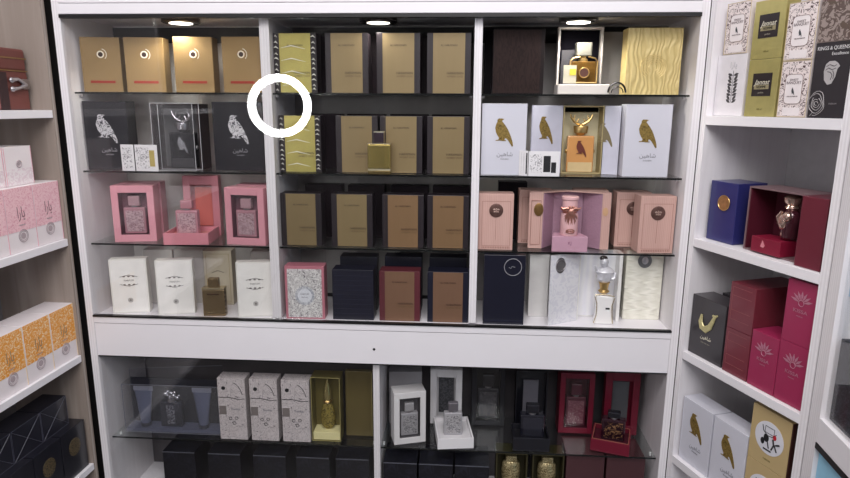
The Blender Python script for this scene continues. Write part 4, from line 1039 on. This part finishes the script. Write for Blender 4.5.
put('bot_sil2', ornate_bottle(.060, .112, .022, M('silver_bottle', (176, 174, 178), .3, .3), sil_fil, M('dark_top_cap', (120, 116, 122), .3, .5)), (T['D8t'][0]-.006, .078, .4833+.0228, 6), 'silver filigree bottle with dark topped cap on the open white tray', 'perfume bottle')
black_b = M('black_box_card', (22, 22, 30), .35, 0, .1, 14, coat=.3); blk_in = M('black_inside', (16, 16, 22), .5); dark_fil = M_line('dim_filigree', (50, 50, 58), (120, 118, 120), 130, 4, .12, .35, .3)
put('win_black', window_box(.112, .222, .07, .016, black_b, blk_in), at('D9'), 'black window box right of the open white box', 'perfume box')
put('bot_blk', ornate_bottle(.072, .160, .024, M('black_bottle', (30, 30, 40), .2, .1, coat=.6), dark_fil, M('black_cap', (26, 26, 34), .25, .2, coat=.5)), inside('D9', 0, .009, .021), 'black bottle with dim filigree plate behind the window of the black box', 'perfume bottle')
put('set_black', lid_tray(.104, .222, .115, .095, .045, black_b, blk_in, M('grey_satin_lining', (104, 102, 110), .5), False, (.008, .115), 0), (T['D10t'][0], .036, .4833, 0), 'open black box with tall standing lid between the black and maroon window boxes', 'presentation box')
put('bot_blk2', ornate_bottle(.076, .112, .03, M('black_bottle', (30, 30, 40), .2, .1, coat=.6), M('silver_streak', (60, 60, 70), .2, .5), M('black_cap', (26, 26, 34), .25, .2, coat=.5)), (T['D10b'][0], .070, .4833+.0285, 0), 'glossy black bottle on the open black tray', 'perfume bottle')
crim = M('crimson_box', (106, 16, 40), .42, 0, .06, 14); crim_in = M('dark_crimson_inside', (74, 20, 36), .5)
put('win_red', window_box(.112, .2150, .070, .017, crim, crim_in), at('D11'), 'maroon window box left of the open maroon box', 'perfume box')
put('bot_red', ornate_bottle(.066, .150, .024, M('wine_bottle', (96, 40, 56), .25, .2, coat=.5), M_line('wine_filigree', (120, 66, 80), (160, 120, 124), 120, 4, .1, .4), M('wine_cap', (84, 30, 46), .3)), inside('D11', 0, .009, .022), 'wine red bottle behind the window of the maroon box', 'perfume bottle')
put('set_red', lid_tray(.110, .222, .118, .110, .040, crim, crim_in, M('grey_mirror_lining', (88, 88, 92), .3), True, (.022, .135), 14, M('thin_gold_trim', (178, 120, 96), .4)), (T['D13t'][0]+.006, .042, .4833, -17), 'open maroon box with dark bottle on its tray, lowest right of the cabinet', 'presentation box')
put('bot_red2', ornate_bottle(.072, .095, .03, M('black_cherry_bottle', (44, 16, 28), .2, .1, coat=.6), M_line('gold_scroll_dark', (40, 16, 26), (150, 112, 80), 60, 3, .05, .35, .4), M('black_cap', (26, 26, 34), .25, .2, coat=.5), .25), (T['D13b'][0]-.006, .078, .4833+.0255, -14), 'black cherry bottle with gold scrollwork on the open maroon tray', 'perfume bottle')

# ---------- bottom deck below the glass
bb = plain_box(.110, .188, .12, M_line('black_quilt', (20, 20, 27), (32, 32, 42), 30, 3, .05, .35), None, lambda r, w, h: G().frame(-w/2+.001, w/2-.001, h-.0035, h-.001, .0006, -.0007, -.0001).build('top_edge_line', M('grey_edge', (110, 112, 124), .3), r))
bl = {'E0': 'first black quilted carton right of the lower mullion on the bottom deck', 'E1': 'second black quilted carton right of the lower mullion on the bottom deck', 'E2': 'third black quilted carton, left of the gold filigree bottles on the bottom deck',
      'E7': 'black quilted carton under the gift set, leftmost on the bottom deck', 'E8': 'black quilted carton under the right end of the gift set', 'E9': 'black quilted carton below the middle doodle printed carton', 'E10': 'black quilted carton below the golden open box', 'E11': 'black quilted carton just left of the lower mullion'}
for k, l in bl.items(): put('black_q', bb, at(k), l, 'perfume box', 'black quilted cartons on the bottom deck')
def fil_set():
    r = root('presentation_box'); G().frame(-.050, .050, 0, .228, .004, 0, .06).box(-.050, .050, .058, .062, 0, .228).build('case', M('dark_olive_case', (62, 58, 36), .4, .2), r)
    G().box(-.045, .045, .002, .056, .0043, .090).build('plinth', M('black_plinth', (20, 20, 22), .4), r)
    return r
def fil_bottle():
    r = root('perfume_bottle'); fm = M_line('gold_filigree', (196, 180, 138), (96, 82, 50), 110, 4, .16, .3, .6)
    G().lathe([(.018, 0), (.028, .020), (.031, .060), (.028, .090), (.020, .098)], 0, .02, 24, 1, .7).build('body', fm, r, True)
    G().box(-.018, .018, .006, .034, .0985, .118).build('cap', M_line('gold_filigree2', (206, 192, 150), (96, 82, 50), 160, 4, .2, .3, .6), r, bevel=.003)
    return r
for k, l in (('E3', 'left'), ('E4', 'right')):
    put('fil_set', fil_set, at(k), f'{l} one of two dark olive open cases holding gold filigree bottles on the bottom deck', 'presentation box', 'olive cases on the bottom deck')
    x, y, z, a = at(k); put('fil_bot', fil_bottle, (x, y+.008, z+.0905, 0), f'{l} of the two gold filigree bottles on the bottom deck', 'perfume bottle', 'gold filigree bottles')
bm = plain_box(.119, .232, .12, M('maroon_brown_carton', (72, 42, 46), .35, 0, .08, 20, coat=.4))
put('mb', bm, at('E5'), 'maroon brown carton below the maroon window box on the bottom deck', 'perfume box', 'maroon brown cartons on the bottom deck')
put('mb', None, at('E6'), 'maroon brown carton below the open maroon box on the bottom deck', 'perfume box', 'maroon brown cartons on the bottom deck')

# ---------- corner shelving, top shelf
def floral(w, h):
    def f():
        r = root('perfume_carton')
        carton(G(), w, h, .04).build('carton', M('shell_white_carton', (230, 220, 218), .45), r, bevel=.0007)
        G().box(-w/2+.003, w/2-.003, -.0007, -.0001, .003, h-.003).build('floral_print', M_line('floral_print', (230, 218, 216), (84, 64, 66), 72, 4, .12, .5, 0, 1.8, .04), r)
        G().frame(-w/2+.0005, w/2-.0005, .0005, h-.0005, .0010, -.0008, -.0001).build('gold_border', M('pale_gold_line', (196, 176, 130), .4), r)
        pts = []
        lw, lz0, lz1 = w*.29, h*.24, h*.76
        for cx, cz, a0 in ((lw-.010, lz1-.010, 0), (-lw+.010, lz1-.010, PI/2), (-lw+.010, lz0+.010, PI), (lw-.010, lz0+.010, 1.5*PI)):
            pts += [(cx+.010*math.cos(a0+PI/2*k/5), cz+.010*math.sin(a0+PI/2*k/5)) for k in range(6)]
        l = G().prism(pts, -.0014, -.0009).build('white_label', M('shell_label', (236, 228, 228), .4), r)
        G().tube([(x, -.0015, z) for x, z in pts], .0006, 5, True).build('label_outline', M('taupe_line', (140, 120, 116), .5), r)
        G().box(-lw, lw, -.0014, -.0009, .004, lz0-.008).build('lower_label', M('shell_label', (236, 228, 228), .4), r)
        ik = M('taupe_ink', (120, 106, 108), .5)
        text_obj('lettering', 'SWEET', .0075, ik, l, 0, h*.66, -.0018); text_obj('lettering', 'BANQUET', .0085, ik, l, 0, h*.61, -.0018, width=lw*1.7)
        bird(G(), 0, h*.46, .008, .016, -.0020, -.0015).build('bird_print', M('dark_teal_print', (60, 64, 70), .5), l)
        text_obj('lettering', 'EAU DE PARFUM', .004, ik, l, 0, h*.37, -.0018, width=lw*1.2)
        return r
    return f
def gold_label(w, h):
    def f():
        r = root('perfume_carton')
        carton(G(), w, h, .04).build('carton', M('bright_gold_foil', (192, 182, 118), .34, .55, .08, 40, .25, 120), r, bevel=.001)
        l = G().box(-w*.31, w*.31, -.0009, -.0001, h*.36, h*.76).build('black_label', M('black_label', (38, 30, 34), .4), r)
        text_obj('lettering', 'Jannat', .017, M('cream_ink', (226, 220, 200), .4), l, 0, h*.60, -.0014, shear=.4, width=w*.52)
        p = G().box(-w*.24, w*.24, -.0015, -.0010, h*.48, h*.555).build('name_plate', M('tan_plate', (150, 140, 108), .4), l)
        text_obj('lettering', 'HOMME', .009, ink, l, 0, h*.517, -.0020, width=w*.3)
        text_obj('lettering', 'parfum', .006, M('dim_cream_ink', (150, 144, 130), .4), l, 0, h*.42, -.0014)
        text_obj('lettering', '100 ml', .006, M('olive_ink', (128, 118, 66), .5), r, 0, h*.13, -.0006)
        return r
    return f
def leaf_white():
    r = root('perfume_carton'); w, h = .099, .155
    carton(G(), w, h, .045).build('carton', M('satin_white_carton', (226, 222, 226), .4), r, bevel=.0008)
    g = G()
    for k in range(9):
        for s in (-1, 1):
            z = .038+k*.0083; x = .009+s*.0098; a = s*(.55+.3*math.sin(k*2.1)); ca, sa = math.cos(a), math.sin(a)
            g.prism([(x+u*ca-v*sa, z+u*sa+v*ca) for u, v in ((-.0085, 0), (-.004, .0028), (.002, .0034), (.0085, 0), (.002, -.0034), (-.004, -.0028))], -.0007, -.0001)
    g.box(.0085, .0095, -.0006, -.0001, .034, .114); g.build('leaf_print', M('charcoal_leaf_ink', (66, 62, 66), .5), r)
    text_obj('lettering', YARA, .020, M('silver_grey_ink', (190, 188, 192), .4), r, .008, .128, -.0008)
    return r
def kq():
    r = root('perfume_carton'); w, h = .086, .158
    carton(G(), w, h, .04).build('carton', M('charcoal_carton', (44, 40, 44), .45, 0, .08, 60), r, bevel=.0008)
    wi = M('white_ink', (214, 212, 212), .4)
    text_obj('lettering', 'KINGS & QUEENS', .011, wi, r, .0, .146, -.0008, width=.074)
    text_obj('lettering', 'Excellence', .0095, wi, r, .018, .134, -.0008, width=.038)
    s = M('chalk_print', (176, 172, 172), .5); dk_ = M('charcoal_carton', (44, 40, 44), .45)
    q = G().prism([(-.015, .098), (-.012, .080), (-.003, .070), (.006, .072), (.013, .086), (.016, .102), (.021, .108), (.016, .114), (.008, .119), (-.004, .119), (-.012, .113)], -.0009, -.0001).build('bust_print', s, r)
    g = G()
    for pts in ([(-.010, .108), (-.002, .112), (.008, .108), (.014, .111)], [(-.011, .101), (-.004, .105), (.004, .101), (.013, .104)], [(-.006, .097), (.001, .096), (.006, .090), (.003, .080)], [(.006, .099), (.010, .092), (.009, .082)]):
        g.tube([(x, -.0010, z) for x, z in pts], .0007, 5)
    g.build('bust_lines', dk_, q)
    g = G()
    for k, q_ in enumerate((.004, .008, .012, .0165, .021)):
        g.tube([(-.024+q_*math.cos(a)*(1+.12*math.sin(3*a+k)), -.0008, .031+q_*1.15*math.sin(a)*(1+.12*math.cos(2*a+k))) for a in [k*1.1+.32*i_ for i_ in range(17)]], .0007, 5)
    g.tube([(-.036, -.0008, .004), (-.030, -.0008, .012), (-.040, -.0008, .020)], .0007, 5); g.build('rose_print', s, r)
    text_obj('lettering', 'PARFUM', .005, M('dim_white_ink', (130, 126, 128), .4), r, .016, .030, -.0008)
    return r
def brownfloral():
    r = root('perfume_carton'); w, h = .086, .100
    carton(G(), w, h, .04).build('carton', M('taupe_carton', (142, 128, 122), .5), r, bevel=.0008)
    G().box(-w/2+.002, w/2-.002, -.0007, -.0001, .002, h-.002).build('flower_print', M_line('brown_flower_print', (150, 136, 130), (92, 76, 70), 40, 3, .14, .5, 0, 2, .05), r)
    for cx, cz in ((-.016, .082), (.020, .030)): bird(G(), cx, cz, .024, .020).build('bird_print', M('umber_print', (92, 76, 66), .5), r)
    return r
put('leafw', leaf_white, at('R1a', dx=.0018, dy=-.0048), 'white carton with black leaf strip at the left of the top corner shelf', 'perfume box')
put('goldl', gold_label(.0925, .136), at('R1b'), 'gold carton with black label standing on the top corner shelf, lower one', 'perfume box')
fl = floral(.079, .1265)
put('floral', fl, at('R1c'), 'white floral carton with label between gold and charcoal cartons, bottom layer', 'perfume box')
put('kq', kq, at('R1d'), 'charcoal carton with white lettering and a bust print, right end of the top corner shelf', 'perfume box')
def above(k, h, dx=0, s=0):
    x, y, z, a = at(k); return (x+s*math.cos(math.radians(a)), y+s*math.sin(math.radians(a)), z+h+.0006, a)
put('floral', None, above('R1a', .155, s=.0105), 'white floral carton stacked on the white leaf strip carton', 'perfume box')
put('goldl', None, above('R1b', .136), 'gold carton with black label, upper of the two stacked', 'perfume box')
put('floral', None, above('R1c', .1265), 'white floral carton stacked on the other floral carton', 'perfume box')
put('brf', brownfloral, above('R1d', .158), 'taupe flower and bird printed carton on top of the charcoal carton', 'perfume box')

# second shelf
def blue_box():
    r = root('perfume_carton'); w, h = .097, .163
    carton(G(), w, h, .095).build('carton', M('royal_blue_carton', (40, 42, 100), .35, 0, .05, 14, coat=.4), r, bevel=.0012)
    G().disc(.006, h*.66, .020, .020, -.0025, -.0001).build('gold_medallion', M('copper_medallion', (178, 132, 88), .35, .6, .25, 120), r)
    G().ring(.006, h*.66, .020, .0012, -.0025).build('medallion_rim', metal_gold, r, True)
    return r
put('blue', blue_box, at('R2a'), 'royal blue carton with gold medallion on the second corner shelf', 'perfume box')
wine = M('wine_carton', (100, 30, 46), .4, 0, .05, 14, coat=.2)
def mar_open():
    r = root('presentation_box'); w, h = .172, .163
    G().frame(-w/2, w/2, 0, h, .0035, 0, .090).box(-w/2, w/2, .090, .094, 0, h).build('case', M('grey_edge_wine', (120, 96, 100), .4), r)
    G().box(-w/2+.0038, w/2-.0038, .085, .0898, .004, h-.004).box(-w/2+.0038, -w/2+.006, .002, .0848, .004, h-.004).build('lining', M('dark_wine_lining', (78, 16, 34), .55), r)
    G().box(-.052, .036, -.010, .050, .004, .042).build('plinth', M('crimson_plinth', (122, 18, 46), .42), r, bevel=.001)
    G().prism([(-.022, .020), (-.012, .018), (-.009, .024), (-.017, .036)], -.0112, -.0101).build('emblem_print', M('pink_print', (206, 130, 140), .4), r)
    G().box(w/2+.0015, w/2+.068, -.020, .070, 0, h).build('door', wine, r, bevel=.0012)
    return r
put('maropen', mar_open, at('R2b', dx=-.0), 'open wine red box with dark lining, plinth and front door on the second corner shelf', 'presentation box')
def figurine():
    r = root('perfume_bottle'); rg = M('rose_chrome', (216, 186, 172), .18, .9, .2, 60)
    G().lathe([(.012, 0), (.020, .008), (.021, .040), (.024, .056), (.018, .070), (.012, .074)], 0, .02, 22).build('body', M('dark_rose_glass', (70, 30, 40), .1, .3, .2, 40, coat=1), r, True)
    g = G().ell((-.004, .006, .015), (.009, .006, .010)); g.ell((-.006, .002, .046), (.013, .008, .020)); g.ell((.006, .0, .060), (.012, .009, .012))
    g.tube([(-.018, .004, .038), (-.021, .002, .056), (-.010, .0, .070)], [.004, .005, .003], 8); g.build('gilded_figure', rg, r, True)
    G().lathe([(.012, .0743), (.017, .080), (.013, .086), (.020, .094), (.021, .104), (.014, .110)], 0, .02, 22).build('cap', rg, r, True)
    return r
b_ = T['R2b']; x, y, z, a = at('R2b'); c_, s_ = math.cos(math.radians(a)), math.sin(math.radians(a))
put('figu', figurine, (x+.022*c_-.008*s_, y+.022*s_+.008*c_, z+.0425, a), 'dark bottle with rose gilded figure and cap in the open wine red box', 'perfume bottle')

# third shelf
def horn_box():
    r = root('perfume_carton'); w, h = .128, .174
    carton(G(), w, h, .07).build('carton', M('charcoal_gloss_carton', (52, 48, 52), .3, 0, .08, 14, coat=.3), r, bevel=.001)
    g = G().tube([(-.022, -.002, .125), (-.024, -.003, .105), (-.017, -.004, .090), (-.003, -.004, .086), (.012, -.004, .098), (.021, -.003, .118), (.026, -.002, .132)], [.0035, .007, .0095, .010, .0085, .006, .0045], 10)
    g.tube([(.018, -.002, .134), (.028, -.002, .133), (.036, -.002, .139)], [.003, .0045, .002], 8); g.v = [(x, max(-.0045, y*.6), z) for x, y, z in g.v]
    g.build('gold_horn_emblem', M('pale_gold_relief2', (200, 190, 140), .35, .4, .15, 120), r, True)
    text_obj('lettering', ARAB, .015, M('cream_ink', (226, 220, 200), .4), r, 0, .062, -.0008); text_obj('lettering', 'OUD FOR MEN', .005, M('dim_cream_ink', (150, 144, 130), .4), r, 0, .046, -.0008)
    return r
put('horn', horn_box, at('R3a'), 'charcoal carton with a curved gold horn emblem at the left of the third corner shelf', 'perfume box')
def crest_print(r, cz, s, m):
    g = G()
    for k in range(7):
        a = (k-3)*.42; g.prism([(0+math.sin(a)*.004*s, cz+math.cos(a)*.004*s), (math.sin(a-.16)*.013*s, cz+math.cos(a-.16)*.013*s), (math.sin(a)*.021*s, cz+math.cos(a)*.020*s), (math.sin(a+.16)*.013*s, cz+math.cos(a+.16)*.013*s)], -.0008, -.0001)
    g.ring(0, cz, .005*s, .0008, -.0006, 14)
    g.build('crest_print', m, r)
def rose_box(w, h, d, base, crestm, wd=True):
    def f():
        r = root('perfume_carton'); carton(G(), w, h, d).build('carton', base, r, bevel=.001)
        if crestm:
            crest_print(r, h*.66, 1.45, crestm); text_obj('lettering', 'KISSA', .012, crestm, r, 0, h*.53, -.0008, width=w*.45); text_obj('lettering', 'PARFUM', .0045, crestm, r, 0, h*.45, -.0008)
        else:
            g = G()
            for z in (h*.9, h*.72, h*.4, h*.2): g.box(-w/2+.008, w/2-.012, -.0006, -.0001, z, z+.0008)
            g.box(-w/2+.008, -w/2+.0088, -.0006, -.0001, h*.2, h*.9).build('fine_line_print', M('dusty_line', (150, 88, 88), .5), r)
        return r
    return f
rosem = M('raspberry_carton', (150, 38, 78), .4, 0, .05, 14, coat=.2); crm = M('silver_rose_print', (184, 128, 146), .35, .3)
dustm = M('dusty_wine_carton', (112, 42, 54), .35, 0, .12, 12, coat=.3)
put('rose', rose_box(.0815, .147, .08, rosem, crm), at('R3c'), 'raspberry carton with a silver crest in front of the shelf gap, the single low one', 'perfume box')
put('rose_r', rose_box(.0835, .152, .08, rosem, crm), at('R3d'), 'raspberry carton with silver crest at the bottom of the right stack', 'perfume box')
put('rose_r', None, above('R3d', .152), 'raspberry carton with silver crest on top of the right stack', 'perfume box')
put('dust', rose_box(.083, .124, .165, dustm, None), at('R3b'), 'dusty wine carton at the bottom of the stack beside the charcoal carton', 'perfume box')
put('dust', None, above('R3b', .124), 'dusty wine carton on top of the stack beside the charcoal carton', 'perfume box')
put('horn_b', plain_box(.100, .178, .08, M('charcoal_gloss_carton', (52, 48, 52), .3)), above('R3a', -.0006, s=.012), 'dark carton hidden behind the charcoal horn emblem carton', 'perfume box')
x, y, z, a = at('R3a'); c_, s_ = math.cos(math.radians(a)), math.sin(math.radians(a)); PROTO['horn_b'].location = (x+.012*c_-.078*s_, y+.012*s_+.078*c_, z)

# fourth shelf
def round_art():
    r = root('perfume_carton'); w, h = .117, .1475
    carton(G(), w, h, .075).build('carton', M('kraft_gold_carton', (186, 163, 118), .45, 0, .03, 14), r, bevel=.0008)
    d = G().disc(0, h*.52, .043, .043, -.0008, -.0001, 36).build('round_print', M('pale_blue_disc', (214, 214, 222), .45), r)
    G().disc(0, h*.52, .044, .044, -.0006, -.0001, 36)
    g = G(); cz = h*.52
    g.frame(-.014, .014, cz+.012, cz+.030, .0012, -.0014, -.0009); g.tube([(-.022, -.0012, cz+.028), (-.018, -.0012, cz+.014), (-.004, -.0012, cz+.006), (.010, -.0012, cz+.008), (.020, -.0012, cz+.020)], .0010, 5)
    g.ell((-.008, -.0012, cz-.002), (.008, .0006, .011), 10, 7); g.ell((-.018, -.0012, cz-.014), (.006, .0006, .009), 10, 7); g.tube([(-.003, -.0012, cz-.010), (.002, -.0012, cz-.026)], .0014, 5)
    g.tube([(.012, -.0012, cz+.004), (.016, -.0012, cz-.010), (.024, -.0012, cz-.006), (.032, -.0012, cz-.002)], .0022, 5); g.tube([(.016, -.0012, cz-.010), (.010, -.0012, cz-.026)], .0018, 5); g.tube([(.018, -.0012, cz-.010), (.026, -.0012, cz-.024)], .0018, 5)
    g.box(-.014, .010, -.0014, -.0009, cz-.034, cz-.030)
    g.build('figure_drawing', ink, d)
    G().ell((.016, -.0012, cz+.010), (.0055, .0008, .0070), 10, 7).build('red_drawing', M('red_ink', (186, 30, 46), .5), d)
    text_obj('lettering', 'PARFUM', .006, M('olive_ink', (128, 118, 66), .5), r, 0, .018, -.0006)
    G().box(w/2+.0002, w/2+.003, .001, .073, .001, h-.001).build('dark_side', M('dark_brown_side', (60, 30, 26), .5), r)
    return r
put('roundart', round_art, at('R4c'), 'beige carton with round drawing, lower of the two stacked on the lowest corner shelf', 'perfume box')
put('roundart', None, above('R4c', .1478), 'beige carton with round drawing in red and black on top of the other beige one', 'perfume box')

# ---------- left shelving
def trunk():
    r = root('leather_case'); w, h = .112, .165; lm = M('reddish_leather', (112, 62, 56), .45, 0, .12, 12, .1, 150)
    G().box(-w/2, w/2, 0, .10, 0, .105).build('body', lm, r, bevel=.004)
    G().box(-w/2, w/2, 0, .10, .106, h).build('lid', lm, r, bevel=.006)
    G().box(-w/2-.001, w/2+.001, -.0015, .1015, .104, .107).build('gold_seam', M('old_gold_strip', (150, 120, 80), .4, .6), r)
    G().box(-w/2-.001, w/2+.001, -.0015, .1015, .1375, .141).build('gold_strip', M('old_gold_strip', (150, 120, 80), .4, .6), r)
    for zc in (.080, .056):
        g = G().tube([(-.012, -.006, zc), (.008, -.008, zc+.003), (.040, -.006, .068)], [.006, .0045, .005], 8); g.ell((-.014, -.007, zc), (.0085, .006, .0075)); g.build('clasp_arm', metal_sil, r, True)
    G().box(.026, .052, -.008, -.001, .056, .084).build('clasp_plate', M('aged_steel', (150, 138, 134), .3, .7), r, bevel=.003)
    G().box(-w/2-.0, -.026, -.003, -.0005, .001, .100).build('dark_strap', M('dark_leather', (52, 32, 34), .5), r)
    return r
x, y, z, a = at('L1'); put('trunk', trunk, (x-.005, y-.004, z, a), 'reddish brown leather case with chrome clasps on the top left shelf', 'case')
def tint_box(name, tint, accent, w, h, d=.09):
    def f():
        r = root('perfume_carton')
        carton(G(), w, h, d).build('carton', M('blush_white_carton', (232, 224, 226), .4, 0, .02, 14), r, bevel=.0008)
        G().box(-w/2+.001, w/2-.001, -.0007, -.0001, h*.32, h-.001).build('lace_print', M_line(name+'_lace', tint, accent, 70, 4, .12, .5, 0, 1.8, .06), r)
        G().box(w/2-.0015, w/2-.0001, -.0009, -.0001, .001, h-.001).build('edge_stripe', M(name+'_stripe', accent, .5), r)
        ik = M(name+'_seal', (172, 158, 162), .5)
        G().ring(0, h*.24, .017, .0012, -.0009, 28).ring(0, h*.24, .013, .0007, -.0009, 24).disc(0, h*.24, .0085, .0085, -.0012, -.0001, 18).build('seal_print', ik, r)
        text_obj('lettering', YARA, .042, M(name+'_ink', tuple(int(c*.62) for c in accent), .5), r, .0, h*.60, -.0014, width=.026)
        text_obj('lettering', 'PARFUM', .006, M(name+'_seal', (150, 134, 138), .5), r, 0, h*.41, -.0014)
        return r
    return f
pb = tint_box('pink', (236, 196, 202), (220, 160, 174), .1055, .175)
put('yp', pb, at('L2a', dy=-.0045), 'pink lace printed carton at the far end of the second left shelf, bottom layer', 'perfume box', 'pink lace printed cartons')
put('yp', None, at('L2b', dy=-.002), 'pink lace printed carton in the middle of the second left shelf, bottom layer', 'perfume box', 'pink lace printed cartons')
put('yp', None, (T['L2b'][0]-.0035, T['L2b'][1]-.1085, 1.1593, 88.2), 'pink lace printed carton cut by the left photo edge, bottom layer', 'perfume box', 'pink lace printed cartons')
def upper_pink():
    r = root('perfume_carton'); w, h = .1035, .105
    carton(G(), w, h, .085).build('carton', M('blush_white_carton', (232, 224, 226), .4), r, bevel=.0008)
    for s in (-1, 1): G().box(s*(w/2-.0022)-.0007, s*(w/2-.0022)+.0007, -.0007, -.0001, .001, h-.001).build('pink_edge_line', M('pink_stripe', (220, 160, 174), .5), r)
    G().ring(0, h*.55, .009, .0016, -.0009, 20).disc(0, h*.55, .005, .005, -.0012, -.0001).build('seal_print', M('pink_seal', (150, 134, 138), .5), r)
    G().box(-w/2+.002, w/2-.002, -.0005, -.0001, .002, .045).build('pearly_print', M_line('pearl_lace', (232, 224, 226), (222, 206, 212), 60, 4, .2), r)
    return r
put('up', upper_pink, (T['L2u'][0], T['L2u'][1], 1.1593+.1755, 88.2), 'white pearly box lying on the pink cartons, the farther one', 'perfume box', 'white pearly boxes on the pink cartons')
put('up', None, (T['L2u'][0]-.0035, T['L2u'][1]-.106, 1.1593+.1755, 88.2), 'white pearly box on the pink cartons, cut by the left photo edge', 'perfume box', 'white pearly boxes on the pink cartons')
ob = tint_box('orange', (228, 152, 56), (240, 214, 176), .104, .170)
put('yo', ob, at('L3a'), 'orange lace printed carton at the far end of the third left shelf', 'perfume box', 'orange lace printed cartons')
put('yo', None, (T['L3a'][0]-.0035, T['L3a'][1]-.1075, .7873, 88.2), 'second orange lace printed carton from the far end of the shelf', 'perfume box', 'orange lace printed cartons')
put('yo', None, (T['L3a'][0]-.0070, T['L3a'][1]-.215, .7873, 88.2), 'third orange lace printed carton, at the left photo edge', 'perfume box', 'orange lace printed cartons')
def dark_medal():
    r = root('perfume_carton'); w, h = .112, .160
    carton(G(), w, h, .105).build('carton', M('ink_blue_carton', (24, 24, 33), .3, 0, .1, 14, coat=.5), r, bevel=.001)
    G().disc(.0, h*.60, .026, .028, -.0015, -.0001, 30).build('round_emblem', M_line('bronze_emblem', (110, 96, 70), (60, 52, 44), 120, 4, .15, .35, .4), r)
    return r
dm = 'blue-black cartons with a bronze round emblem'
put('dmed', dark_medal, (T['L4a'][0], T['L4a'][1], .4133, 88.2), 'blue-black carton with round emblem at the far end of the lowest left shelf', 'perfume box', dm)
put('dmed', None, (T['L4a'][0]-.0036, T['L4a'][1]-.115, .4133, 88.2), 'second blue-black carton with round emblem from the far end of the lowest left shelf', 'perfume box', dm)
put('dmed', None, (T['L4a'][0]-.0072, T['L4a'][1]-.230, .4133, 88.2), 'third blue-black carton with round emblem from the far end of the lowest left shelf', 'perfume box', dm)
def wrapped():
    r = root('perfume_carton'); w, h = .112, .095
    carton(G(), w, h, .075).build('carton', M('ink_blue_dull', (30, 30, 40), .35, 0, .1, 14, coat=.6), r, bevel=.001)
    g = G(); g.tube([(-w/2+.002, -.0008, .003), (w/2-.002, -.0008, h-.003)], .0007, 5); g.tube([(-w/2+.002, -.0008, h-.003), (w/2-.002, -.0008, .003)], .0007, 5)
    g.frame(-w/2, w/2, 0, h, .0008, -.0010, -.0001); g.build('wrap_fold', M('wrap_line', (82, 82, 96), .3), r)
    return r
for i, l in ((0, 'farthest'), (1, 'middle'), (2, 'nearest')):
    put('wrapd', wrapped, (T['L4a'][0]-.0305-.0036*i, T['L4a'][1]-.030-.115*i, .4133+.1605, 88.2), f'{l} cellophane wrapped dark box on top of the blue-black emblem cartons', 'perfume box', 'wrapped dark boxes on the emblem cartons')
